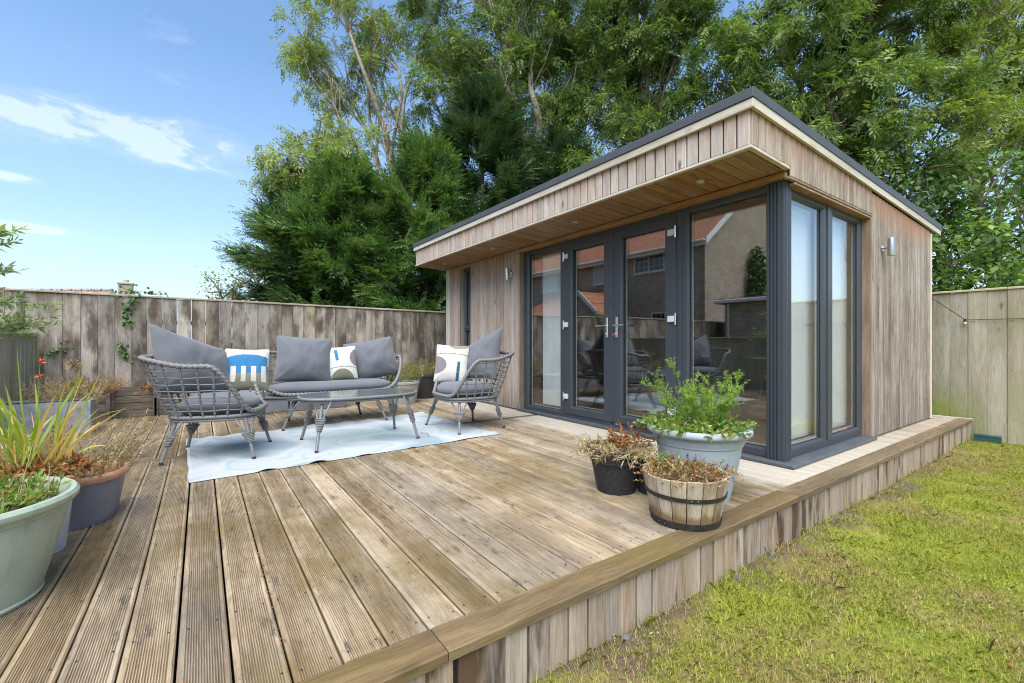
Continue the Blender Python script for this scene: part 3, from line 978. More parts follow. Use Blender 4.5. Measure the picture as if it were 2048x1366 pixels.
# skirt of short upright boards under the trim
me_s = MB().box(-1.266, -1.247, 0.0, 0.0935, GROUND - 0.02, -0.034, 0.0025).mesh('skirt_board', M['skirt'])
y = -3.2
while y < 7.72:
    inst('skirt_board', me_s, deck, (rnd.uniform(-0.0025, 0.0025), y, rnd.uniform(-0.006, 0.0)), (0, 0, rnd.uniform(-0.008, 0.008)))
    y += 0.0965
MB().box(-1.30, -1.268, -3.2, 7.80, GROUND - 0.05, -0.036).build('edge_joist', M['void'], deck)  # same gap black, seen between the skirt boards
MB().box(-7.8, -1.31, -1.65, 3.6, GROUND + 0.004, GROUND + 0.03).build('gap_shade_sheet', M['void'], deck)  # black sheet added below the boards to paint their gaps dark

# ------------------------------------------------------------------ fences
def fence(name, label, origin, direction, n, pitch, bw, z0, top_fn, mat, cap_mat, cap=True, seed=1, skip=None, group=None, facing=1, gaps=(0.94, 0.97, 0.985, 0.99, 0.995)):
    """A run of upright boards, alternately proud, on rails, with a capping rail. direction: 'x' or 'y'."""
    r = random.Random(seed)
    f = thing(name, label, 'fence', origin, 0, group)
    H = 2.0
    if direction == 'y':
        me = MB().box(-0.009, 0.009, 0, bw, 0, H, 0.0025).mesh('board', mat)
    else:
        me = MB().box(0, bw, -0.009, 0.009, 0, H, 0.0025).mesh('board', mat)
    for i in range(n):
        if skip and skip(i):
            continue
        u = i * pitch
        h = top_fn(u) - z0 + r.uniform(-0.008, 0.003)
        w = r.choice(gaps)
        off = r.uniform(-0.004, 0.004)
        if direction == 'y':
            inst('board', me, f, (off, u, z0 - origin[2]), (0, r.uniform(-0.004, 0.004), 0), (1, w, h / H))
        else:
            inst('board', me, f, (u, off, z0 - origin[2]), (r.uniform(-0.004, 0.004), 0, 0), (w, 1, h / H))
    nl = MB()
    for i in range(n):
        if skip and skip(i):
            continue
        for zz in (0.28, 0.88, 1.48):
            if z0 + zz > top_fn(0) - 0.06:
                continue
            for uu in (0.28, 0.72):
                a_, b_ = i * pitch + bw * uu + r.uniform(-0.01, 0.01), z0 + zz + r.uniform(-0.012, 0.012)
                o_ = 0.0142 * facing
                ring_ = [(0.0042 * math.cos(t_), 0.0042 * math.sin(t_)) for t_ in np.linspace(0, 2 * math.pi, 7)[:-1]]
                if direction == 'y':
                    nl.add([(o_, a_ + c_, b_ + d_) for c_, d_ in ring_], [tuple(range(6))])
                else:
                    nl.add([(a_ + c_, o_, b_ + d_) for c_, d_ in ring_], [tuple(range(6))])
    tag(nl.build('nail', M['gasket'], f), kind='stuff')
    Ln = n * pitch
    s = -0.035 * facing
    for zz in (0.25, 0.85, 1.45):
        if z0 + zz < top_fn(0) - 0.08:
            if direction == 'y':
                MB().box(s - 0.018, s + 0.018, 0, Ln, z0 + zz, z0 + zz + 0.06).build('rail', mat, f)
            else:
                MB().box(0, Ln, s - 0.018, s + 0.018, z0 + zz, z0 + zz + 0.06).build('rail', mat, f)
    if cap:
        segs = max(1, int(Ln / 1.83))
        for i in range(segs):
            a, b = Ln * i / segs + 0.002, Ln * (i + 1) / segs - 0.002
            za, zb = top_fn(a), top_fn(b)
            c = MB()
            if direction == 'y':
                c.box(-0.030, 0.030, 0, b - a, 0, 0.026, 0.004)
                o = c.build('cap_rail', cap_mat, f)
                o.location = (0, a, za)
                o.rotation_euler = (math.atan2(zb - za, b - a), 0, 0)
            else:
                c.box(0, b - a, -0.030, 0.030, 0, 0.026, 0.004)
                o = c.build('cap_rail', cap_mat, f)
                o.location = (a, 0, za)
                o.rotation_euler = (0, -math.atan2(zb - za, b - a), 0)
    return f


FX = -7.95
FY0 = -1.447 - 3 * 0.167
old_fence = fence('timber_fence', 'weathered grey fence with dark drip stains behind the sofa', (FX, FY0, 0), 'y', 40, 0.167, 0.166, GROUND,
                  lambda u: 1.585 - 0.0095 * u, M['fence'], M['fence_cap'], seed=3)
fence('timber_fence', 'weathered fence running past the low fence beyond the planters', (FX - 0.01, FY0 - 34 * 0.167 - 0.003, 0), 'y', 34, 0.167, 0.166, GROUND,
      lambda u: 1.60, M['fence'], M['fence_cap'], seed=8)
fence('low_fence', 'low greenish fence with a flat cap beside the olive bush', (FX + 0.03, -1.68, 0), 'x', 30, 0.125, 0.121, GROUND,
      lambda u: 1.035, M['fence3'], M['fence_cap'], seed=4)
BY = 7.92
fence('garden_fence', 'pale close boarded fence at the end of the lawn', (-1.621 - 0.167 * 40, BY, 0), 'x', 66, 0.167, 0.165, GROUND - 0.01,
      lambda u: 1.585 + 0.0025 * max(0, u - 6.7), M['fence2'], M['fence2_cap'], seed=6, facing=-1, gaps=(0.99, 1.0, 1.01))

# ------------------------------------------------------------------ garden room
room = thing('garden_room', 'timber clad garden room with anthracite glazed doors and flat overhanging roof', 'garden room')
YC, XC = 3.63, -1.54              # outer faces of the cladding, front and side
XL, YB = -7.25, 7.48
YFR, XFR = 3.695, -1.615          # outer faces of the window frames
FALL = 0.044                      # roof falls to the back
Z_LIP, Z_FT = 2.285, 2.535        # fascia from and to, at the front
YF = 3.06                         # face of the fascia
CP, CB = 0.0962, 0.0870           # cladding pitch and board width


def zfall(z, y):
    return z - FALL * (y - YF)


wall_f = MB().box(XL + 0.02, -6.70, YC + 0.022, YC + 0.16, 0.0, 2.25).build('wall', M['plaster'], room)
wall_f2 = MB().box(-6.36, -5.02, YC + 0.022, YC + 0.16, 0.0, 2.25).build('wall', M['plaster'], room)
wall_s = MB().box(XC - 0.16, XC - 0.022, 5.40, YB - 0.02, 0.0, 2.25).build('wall', M['plaster'], room)
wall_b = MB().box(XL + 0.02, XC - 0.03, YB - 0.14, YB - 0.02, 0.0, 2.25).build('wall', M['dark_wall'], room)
wall_l = MB().box(XL + 0.02, XL + 0.14, YC + 0.17, YB - 0.15, 0.0, 2.25).build('wall', M['plaster'], room)
MB().box(XL + 0.15, XC - 0.17, YC + 0.17, YB - 0.15, -0.03, 0.02).build('floor', M['floor_in'], room)
MB().box(XL + 0.03, XC - 0.03, YC + 0.05, YB - 0.03, 2.256, 2.29).build('ceiling', M['plaster'], room)
MB().box(XL + 0.02, -6.746, YC + 0.0205, YC + 0.0215, 0.01, 2.25).build('gap_shade_backing', M['void'], wall_f)  # black sheets added behind the cladding, painting shade into its gaps
MB().box(-6.36, -5.022, YC + 0.0205, YC + 0.0215, 0.01, 2.25).build('gap_shade_backing', M['void'], wall_f2)
MB().box(XC - 0.0215, XC - 0.0205, 5.40, YB - 0.03, 0.01, 2.33).build('gap_shade_backing', M['void'], wall_s)
me_cl = MB().box(0, CB, -0.010, 0.010, 0.0, 2.0, 0.009).mesh('cladding_board', M['clad'])
rr = random.Random(9)
# front, left of the narrow window, between window and doors
for x0, x1, par in ((-7.105, -6.745, wall_f), (-6.36, -5.025, wall_f2)):
    nb = round((x1 - x0) / CP)
    p = (x1 - x0) / nb
    for i in range(nb):
        inst('cladding_board', me_cl, par, (x0 + i * p, YC + 0.010 + rr.uniform(-0.001, 0.001), 0.012), (0, 0, 0), (p / CP, 1, (2.255 - 0.012) / 2.0))
MB().box(XL, XL + 0.135, YC - 0.006, YC + 0.02, 0.005, 2.25, 0.004).build('corner_board', M['pale_z'], room)
# below the narrow window there is none: it reaches the deck
me_cs = MB().box(-0.010, 0.010, 0, CB, 0.0, 2.0, 0.009).mesh('cladding_board', M['clad_side'])
nb = round((YB - 0.06 - 5.40) / CP)
p = (YB - 0.06 - 5.40) / nb
for i in range(nb):
    yy = 5.40 + i * p
    inst('cladding_board', me_cs, wall_s, (XC - 0.010 + rr.uniform(-0.001, 0.001), yy, 0.012), (0, 0, 0), (1, p / CP, (zfall(2.53, yy + p) - 0.012) / 2.0))
MB().box(XC - 0.03, XC + 0.006, YB - 0.058, YB, 0.005, zfall(2.50, YB), 0.003).build('corner_board', M['pale_z'], room)
# left and back cladding, out of the camera's sight but part of the building
me_ll = MB().box(-0.010, 0.010, 0, CB, 0.0, 2.0, 0.005).mesh('cladding_board', M['clad'])
for i in range(int((YB - YC - 0.04) / CP)):
    inst('cladding_board', me_ll, wall_l, (XL + 0.009, YC + 0.03 + i * CP, 0.012), (0, 0, 0), (1, 1, 2.24 / 2.0))

# roof with its fascia, soffit and trims
XRL, XRR = -7.285, XC             # fascia faces left and right
roof = MB()
ya, yb = YF - 0.035, 7.80
roof.add([(XRL - 0.03, ya + 0.01, zfall(2.655, ya)), (XC + 0.022, ya + 0.01, zfall(2.655, ya)), (XC + 0.022, yb, zfall(2.655, yb)), (XRL - 0.03, yb, zfall(2.655, yb)),
          (XRL - 0.03, ya + 0.01, zfall(2.60, ya)), (XC + 0.022, ya + 0.01, zfall(2.60, ya)), (XC + 0.022, yb, zfall(2.60, yb)), (XRL - 0.03, yb, zfall(2.60, yb))],
         [(0, 1, 2, 3), (7, 6, 5, 4), (0, 4, 5, 1), (1, 5, 6, 2), (2, 6, 7, 3), (3, 7, 4, 0)])
roof = roof.build('roof', M['roof'], room)


def sloped_bar(x0, x1, y0, y1, z0, z1):
    """A bar that follows the roof's fall; z0 and z1 hold at the front."""
    q = MB()
    q.add([(x, y, zfall(z, y)) for x in (x0, x1) for y in (y0, y1) for z in (z0, z1)],
          [(0, 1, 3, 2), (4, 6, 7, 5), (0, 4, 5, 1), (2, 3, 7, 6), (0, 2, 6, 4), (1, 5, 7, 3)])
    return q


MB().box(XRL - 0.038, XC + 0.034, ya - 0.006, ya + 0.008, 2.597, 2.664, 0.003).build('edge_trim', M['roof_edge'], roof)
sloped_bar(XC + 0.024, XC + 0.034, ya + 0.0085, yb + 0.01, 2.598, 2.666).build('edge_trim', M['roof_edge'], roof)
sloped_bar(XRL - 0.038, XRL - 0.031, ya + 0.0085, yb + 0.01, 2.598, 2.666).build('edge_trim', M['roof_edge'], roof)
for a, b in ((XRL - 0.03, -4.30), (-4.298, XC + 0.028)):
    MB().box(a, b, YF - 0.030, YF - 0.005, 2.535, 2.596, 0.003).build('batten', M['pale_x'], roof)
sloped_bar(XC + 0.004, XC + 0.027, YF - 0.0045, yb - 0.02, 2.535, 2.597).build('batten', M['pale_y'], roof)
sloped_bar(XRL - 0.028, XRL - 0.006, YF - 0.0045, yb - 0.02, 2.535, 2.597).build('batten', M['pale_y'], roof)
fw = MB().box(XRL + 0.02, XC - 0.02, YF + 0.024, YF + 0.05, Z_LIP + 0.02, 2.60).build('fascia_backing', M['void'], roof)  # black backing puts the shade into the fascia joints
me_f = MB().box(0, CB + 0.002, 0.0, 0.020, Z_LIP + 0.012, 2.56, 0.007).mesh('fascia_board', M['fascia'])
nf = round((XC - XRL) / 0.098)
p = (XC - XRL) / nf
for i in range(nf):
    inst('fascia_board', me_f, roof, (XRL + i * p, YF + rr.uniform(-0.001, 0.001), 0), (0, 0, 0), (p / 0.098 * 1.0, 1, 1))
MB().box(XRL - 0.004, XC + 0.004, YF - 0.008, YF + 0.03, Z_LIP - 0.010, Z_LIP + 0.010, 0.003).build('drip_strip', M['pale_x'], roof)
# side fascia boards run on over the side windows
me_fs = MB().box(-0.020, 0.0, 0, CB, 0.0, 0.26, 0.007).mesh('fascia_board', M['fascia_side'])
ysf = YF + 0.021
nf = round((5.398 - ysf) / CP)
p = (5.398 - ysf) / nf
for i in range(nf):
    yy = ysf + i * p
    zb = zfall(Z_LIP + 0.012, yy) if yy + p * 0.5 < YC else 2.203
    inst('fascia_board', me_fs, roof, (XC + rr.uniform(-0.001, 0.001), yy, zb), (0, 0, 0), (1, p / CP, (zfall(2.56, yy) - zb) / 0.26))
MB().box(XC - 0.03, XC - 0.001, YC - 0.006, 5.397, 2.187, 2.2025, 0.003).build('drip_strip', M['reveal'], roof)
sloped_bar(XC - 0.03, XC - 0.022, YF + 0.03, 5.39, Z_LIP + 0.02, 2.56).build('fascia_backing', M['void'], roof)  # same black added behind the joints of the side boards
sloped_bar(XC - 0.03, XC + 0.005, YF + 0.031, YC - 0.012, Z_LIP - 0.009, Z_LIP + 0.010).build('drip_strip', M['pale_y'], roof)
me_fl = MB().box(0.0, 0.020, 0, CB, 0.0, 0.26, 0.004).mesh('fascia_board', M['fascia_side'])
for i in range(int((7.7 - ysf) / CP)):
    inst('fascia_board', me_fl, roof, (XRL, ysf + i * CP, zfall(Z_LIP + 0.012, ysf + i * CP)))
sloped_bar(XRL - 0.004, XRL + 0.03, YF + 0.031, YC - 0.02, Z_LIP - 0.009, Z_LIP + 0.010).build('drip_strip', M['pale_y'], roof)
# soffit boards from fascia to wall
me_so = MB()
me_so.add([(x, y, zfall(z, y)) for x in (0.0, CB + 0.006) for y in (YF + 0.031, YC + 0.005) for z in (Z_LIP - 0.004, Z_LIP + 0.014)],
          [(0, 1, 3, 2), (4, 6, 7, 5), (0, 4, 5, 1), (2, 3, 7, 6), (0, 2, 6, 4), (1, 5, 7, 3)])
me_so = me_so.mesh('soffit_board', M['soffit'])
ns = round((XC - 0.04 - XRL - 0.03) / 0.098)
p = (XC - 0.04 - XRL - 0.03) / ns
for i in range(ns):
    inst('soffit_board', me_so, roof, (XRL + 0.03 + i * p, 0, rr.uniform(-0.0015, 0.0015)), (0, 0, 0), (p / 0.0985, 1, 1))
sloped_bar(XRL + 0.025, XC - 0.035, YF + 0.03, YC + 0.04, Z_LIP + 0.016, Z_LIP + 0.03).build('soffit_backing', M['void'], roof)  # gap black above the soffit joints
# timber head above the glazing, front and side
MB().box(-5.02, XC - 0.032, YC - 0.004, YC + 0.10, 2.205, 2.2475, 0.002).build('head_board', M['soffit_x'], room)
MB().box(-6.745, -6.36, YC - 0.002, YC + 0.10, 2.205, 2.2475, 0.002).build('head_board', M['soffit_x'], room)
MB().box(XC - 0.10, XC - 0.006, YC + 0.102, 5.396, 2.164, 2.182, 0.002).build('head_board', M['soffit_x'], room)
for x0, x1 in ((-5.02, -4.992), (-6.745, -6.725), (-6.38, -6.362)):
    MB().box(x0, x1, YC - 0.002, YC + 0.09, 0.03, 2.2045, 0.002).build('reveal_board', M['reveal'], room)
MB().box(XC - 0.09, XC - 0.002, 5.360, 5.398, 0.03, 2.1645, 0.002).build('reveal_board', M['reveal'], room)

# ---- glazing
Z0, Z1 = 0.032, 2.2035
YG, XG = 3.735, -1.655
A = M['anthracite']


def frame_front(name, x0, x1, z0, z1, l, r, b, t, y0=YFR, y1=3.775, parent=room, mat=A):
    """Mitred frame in the front plane; l r b t are the widths of its members, with a sloped inner bead."""
    f = MB()
    ix0, ix1, iz0, iz1 = x0 + l, x1 - r, z0 + b, z1 - t
    e = 0.016
    o = [(x0, z0), (x1, z0), (x1, z1), (x0, z1)]
    q = [(ix0 - e, iz0 - e), (ix1 + e, iz0 - e), (ix1 + e, iz1 + e), (ix0 - e, iz1 + e)]
    i = [(ix0, iz0), (ix1, iz0), (ix1, iz1), (ix0, iz1)]
    loops = [(o, y1), (o, y0 + 0.003), ([(a + (0.003 if k in (0, 3) else -0.003), c + (0.003 if k < 2 else -0.003)) for k, (a, c) in enumerate(o)], y0), (q, y0), (i, y0 + 0.022), (i, y1)]
    vs = [(a, yy, c) for lp, yy in loops for a, c in lp]
    fs = []
    for s in range(len(loops) - 1):
        for k in range(4):
            fs.append((s * 4 + k, s * 4 + (k + 1) % 4, (s + 1) * 4 + (k + 1) % 4, (s + 1) * 4 + k))
    for k in range(4):
        fs.append((20 + k, 20 + (k + 1) % 4, (k + 1) % 4, k))
    f.add(vs, fs)
    ob = f.build(name, mat, parent)
    return ob, (ix0, ix1, iz0, iz1)


def pane_front(r, parent, y=YG):
    x0, x1, z0, z1 = r
    MB().box(x0 - 0.006, x1 + 0.006, y, y + 0.024, z0 - 0.006, z1 + 0.006).build('pane', M['glass'], parent)
    g = MB()
    g.box(x0, x0 + 0.005, y - 0.004, y - 0.001, z0, z1)
    g.box(x1 - 0.005, x1, y - 0.004, y - 0.001, z0, z1)
    g.box(x0 + 0.0055, x1 - 0.0055, y - 0.004, y - 0.001, z0, z0 + 0.005)
    g.box(x0 + 0.0055, x1 - 0.0055, y - 0.004, y - 0.001, z1 - 0.005, z1)
    g.build('gasket', M['gasket'], parent)
    g = MB()
    g.box(x0 + 0.004, x0 + 0.012, y + 0.026, y + 0.034, z0, z1)
    g.box(x1 - 0.012, x1 - 0.004, y + 0.026, y + 0.034, z0, z1)
    g.box(x0 + 0.0125, x1 - 0.0125, y + 0.026, y + 0.034, z0 + 0.002, z0 + 0.010)
    g.build('spacer', M['bead'], parent)


# fixed pane beside the doors
w1, r1 = frame_front('window', -4.990, -4.170, Z0, Z1, 0.100, 0.062, 0.062, 0.055)
pane_front(r1, w1)
# two door leaves
def door(x0, x1, hinge_x, hinges):
    d, r = frame_front('door', x0, x1, Z0 + 0.045, Z1 - 0.048, 0.128, 0.128, 0.092, 0.090, y0=YFR - 0.012, y1=3.770)
    pane_front(r, d)
    for hz_ in hinges:
        h = MB()
        h.box(hinge_x - 0.036, hinge_x + 0.036, YFR - 0.036, YFR - 0.0125, hz_ - 0.030, hz_ + 0.030, 0.005)
        h.build('hinge', M['hinge'], d)
        q = MB()
        kx = hinge_x + (0.046 if hinge_x > -3.3 else -0.046)
        q.tube([(kx, YFR - 0.024, hz_ - 0.055), (kx, YFR - 0.024, hz_ + 0.055)], 0.010, 12)
        q.build('hinge_pin', M['chrome'], d, smooth=True, auto=40)
    return d


d1 = door(-4.134, -3.362, -4.090, (2.006, 1.166, 0.288))
d2 = door(-3.350, -2.560, -2.600, (1.998, 1.173, 0.288))
frm = MB()
frm.box(-4.169, -4.1365, YFR, 3.775, Z0, Z1)
frm.box(-2.5575, -2.497, YFR, 3.775, Z0, Z1)
frm.box(-4.136, -2.558, YFR, 3.775, Z1 - 0.046, Z1)
frm.box(-4.136, -2.558, YFR, 3.775, Z0, Z0 + 0.043)
frm.build('door_frame', A, room)
MB().box(-3.375, -3.337, YFR - 0.020, YFR - 0.0125, Z0 + 0.05, Z1 - 0.05, 0.002).build('meeting_strip', A, d1)


def handle(parent, x, sgn, key=False):
    h = MB()
    h.box(x - 0.016, x + 0.016, YFR - 0.024, YFR - 0.0125, 1.005, 1.228, 0.005)
    o = h.build('handle_plate', M['chrome'], parent)
    l = MB()
    l.tube([(x, YFR - 0.024, 1.135), (x, YFR - 0.060, 1.135)], 0.009, 12)
    pts = [(x - sgn * 0.008, YFR - 0.062, 1.135)] + [(x + sgn * t * 0.125, YFR - 0.062 + 0.006 * math.sin(t * 3), 1.135) for t in np.linspace(0, 1, 6)]
    l.tube(pts, 0.0085, 12)
    l.build('handle', M['chrome'], parent, smooth=True, auto=50)
    c = MB()
    c.tube([(x, YFR - 0.0245, 1.045), (x, YFR - 0.030, 1.045)], 0.009, 12)
    c.build('lock_cylinder', M['hinge'], parent)
    if key:
        c = MB()
        c.tube([(x - 0.004, YFR - 0.03, 1.045), (x - 0.004, YFR - 0.055, 1.045)], 0.003, 6)
        ring = [(x - 0.004 + 0.014 * math.cos(a), YFR - 0.058, 1.035 + 0.014 * math.sin(a)) for a in np.linspace(0, 2 * math.pi, 13)[:-1]]
        c.tube(ring, 0.0025, 6, closed=True)
        c.build('key', M['brick_red'], parent)


handle(d1, -3.425, -1)
handle(d2, -3.285, 1, True)
# big fixed pane by the corner
w2, r2 = frame_front('window', -2.4965, -1.735, Z0, Z1, 0.062, 0.0, 0.075, 0.055)
pane_front((-2.4345, -1.737, 0.107, 2.1485), w2)
# ribbed corner post
post = MB()
post.box(-1.734, -1.600, YFR - 0.015, 3.805, Z0, Z1, 0.004)
post.build('corner_post', A, room)
for i in range(4):
    x = -1.722 + i * 0.026
    MB().prism([(x, YFR - 0.016), (x + 0.004, YFR - 0.029), (x + 0.013, YFR - 0.029), (x + 0.017, YFR - 0.016)][::-1], 'z', Z0, Z1).build('post_rib', A, room)
for i in range(3):
    y = YFR + 0.002 + i * 0.030
    MB().prism([(-1.599, y), (-1.588, y + 0.004), (-1.588, y + 0.014), (-1.599, y + 0.018)][::-1], 'z', Z0, Z1).build('post_rib', A, room)


def frame_side(y0, y1, ly, ry, z0=Z0, z1=2.163, b=0.085, t=0.055):
    f = MB()
    x0, x1 = XFR, XFR - 0.075
    e = 0.016
    iy0, iy1, iz0, iz1 = y0 + ly, y1 - ry, z0 + b, z1 - t
    o = [(y0, z0), (y1, z0), (y1, z1), (y0, z1)]
    q = [(iy0 - e, iz0 - e), (iy1 + e, iz0 - e), (iy1 + e, iz1 + e), (iy0 - e, iz1 + e)]
    i = [(iy0, iz0), (iy1, iz0), (iy1, iz1), (iy0, iz1)]
    loops = [(o, x1), (o, x0), (q, x0), (i, x0 - 0.022), (i, x1)]
    vs = [(xx, a, c) for lp, xx in loops for a, c in lp]
    fs = []
    for s in range(len(loops) - 1):
        for k in range(4):
            fs.append((s * 4 + k, s * 4 + (k + 1) % 4, (s + 1) * 4 + (k + 1) % 4, (s + 1) * 4 + k))
    for k in range(4):
        fs.append((16 + k, 16 + (k + 1) % 4, (k + 1) % 4, k))
    f.add(vs, fs)
    w = f.build('window', A, room)
    MB().box(XG - 0.012, XG + 0.012, iy0 - 0.006, iy1 + 0.006, iz0 - 0.006, iz1 + 0.006).build('pane', M['glass'], w)
    g = MB()
    g.box(XG + 0.013, XG + 0.016, iy0, iy0 + 0.005, iz0, iz1)
    g.box(XG + 0.013, XG + 0.016, iy1 - 0.005, iy1, iz0, iz1)
    g.box(XG + 0.013, XG + 0.016, iy0 + 0.0055, iy1 - 0.0055, iz0, iz0 + 0.005)
    g.build('gasket', M['gasket'], w)
    g = MB()
    g.box(XG - 0.024, XG - 0.014, iy0 + 0.004, iy0 + 0.012, iz0, iz1)
    g.box(XG - 0.024, XG - 0.014, iy1 - 0.012, iy1 - 0.004, iz0, iz1)
    g.box(XG - 0.024, XG - 0.014, iy0 + 0.0125, iy1 - 0.0125, iz0 + 0.001, iz0 + 0.016)
    g.build('spacer', M['bead'], w)


frame_side(3.806, 4.548, 0.040, 0.105)
frame_side(4.549, 5.359, 0.105, 0.065)
MB().box(XFR - 0.02, XFR + 0.012, 4.515, 4.582, Z0 + 0.06, 2.15, 0.004).build('coupling_post', A, room)
# sills
MB().box(-5.035, -1.500, 3.602, 3.78, 0.004, 0.031, 0.004).build('sill', M['sill'], room)
MB().box(-1.70, -1.5005, 3.7805, 5.395, 0.004, 0.0308, 0.004).build('sill', M['sill'], room)
# narrow window at the far end of the front
w3, r3 = frame_front('window', -6.7245, -6.381, 1.185, Z1, 0.055, 0.055, 0.045, 0.055)
pane_front(r3, w3)
w4, r4 = frame_front('window', -6.7245, -6.381, 0.05, 1.184, 0.055, 0.055, 0.06, 0.045)
pane_front(r4, w4)

# recessed soffit spotlights
def downlight(x, y, label):
    z = zfall(Z_LIP - 0.004, y)
    t = thing('soffit_spotlight', label, 'spotlight', (x, y, z), 0, 'recessed spotlights in the soffit')
    t.rotation_euler = (-math.atan(FALL), 0, 0)
    MB().lathe([(0.043, 0.0), (0.043, -0.005), (0.036, -0.007), (0.030, -0.003), (0.030, -0.0012)], 28).build('bezel', M['steel'], t, smooth=True, auto=35)
    MB().cap(0.0298, -0.0018, 28, flip=True).build('lens', M['lamp_glass'], t)


downlight(-2.09, 3.34, 'round steel soffit spotlight above the big corner pane')
downlight(-3.58, 3.34, 'round steel soffit spotlight above the double doors')
downlight(-5.25, 3.34, 'round steel soffit spotlight above the cylinder wall light')
downlight(-6.75, 3.34, 'round steel soffit spotlight above the narrow window')


def wall_light(loc, rz, label):
    t = thing('wall_light', label, 'wall light', loc, rz, 'steel cylinder wall lights')
    b = MB()
    b.tube([(0, 0, 0), (0, -0.012, 0)], 0.036, 24)
    b.build('mounting_plate', M['steel'], t, smooth=True, auto=40)
    b = MB()
    b.tube([(0, -0.012, 0), (0, -0.05, 0)], 0.014, 16)
    b.build('bracket', M['steel'], t, smooth=True, auto=40)
    b = MB()
    b.lathe([(0.020, -0.084), (0.0295, -0.088), (0.030, -0.086), (0.030, 0.086), (0.0295, 0.088), (0.024, 0.086), (0.024, 0.07), (0.0, 0.07)], 28, (0, -0.078))
    b.cap(0.0205, -0.0835, 28, (0, -0.078), True)
    b.build('lamp_cylinder', M['steel'], t, smooth=True, auto=35)


wall_light((-5.195, YC, 1.915), 0, 'steel cylinder wall light between narrow window and glazed doors')
wall_light((XC, 5.652, 1.905), R(90), 'steel cylinder wall light on the side wall facing the lawn')

# blinds inside
def vblind(label, axis, a0, a1, fixed, z0, z1, turn, n):
    t = thing('vertical_blind', label, 'blind', (0, 0, 0), 0, 'white vertical blinds')
    p = (a1 - a0) / n
    me = MB()
    w = 0.089
    me.add([(w * (s - 0.5), 0.004 * math.sin(s * math.pi), z) for s in np.linspace(0, 1, 5) for z in (z0, z1)],
           [(2 * i, 2 * i + 2, 2 * i + 3, 2 * i + 1) for i in range(4)])
    me = me.mesh('slat', M['blind'], True)
    r = random.Random(3)
    for i in range(n):
        c = a0 + (i + 0.5) * p
        an = turn + r.uniform(-0.06, 0.06)
        if axis == 'x':
            inst('slat', me, t, (c, fixed, 0), (0, 0, an))
        else:
            inst('slat', me, t, (fixed, c, 0), (0, 0, an + math.pi / 2))
    if axis == 'x':
        MB().box(a0 - 0.02, a1 + 0.02, fixed - 0.02, fixed + 0.02, z1 + 0.005, z1 + 0.045).build('head_rail', M['white_paint'], t)
    else:
        MB().box(fixed - 0.02, fixed + 0.02, a0 - 0.02, a1 + 0.02, z1 + 0.005, z1 + 0.045).build('head_rail', M['white_paint'], t)


vblind('white vertical blind drawn behind the pane left of the doors', 'x', -4.80, -4.16, 3.90, 0.10, 2.10, R(12), 9)
vblind('white vertical blind drawn behind the two side windows', 'y', 3.86, 5.32, -1.745, 0.12, 2.09, R(-9), 20)


# ------------------------------------------------------------------ seating
def smooth01(t):
    t = max(0.0, min(1.0, t))
    return t * t * (3 - 2 * t)


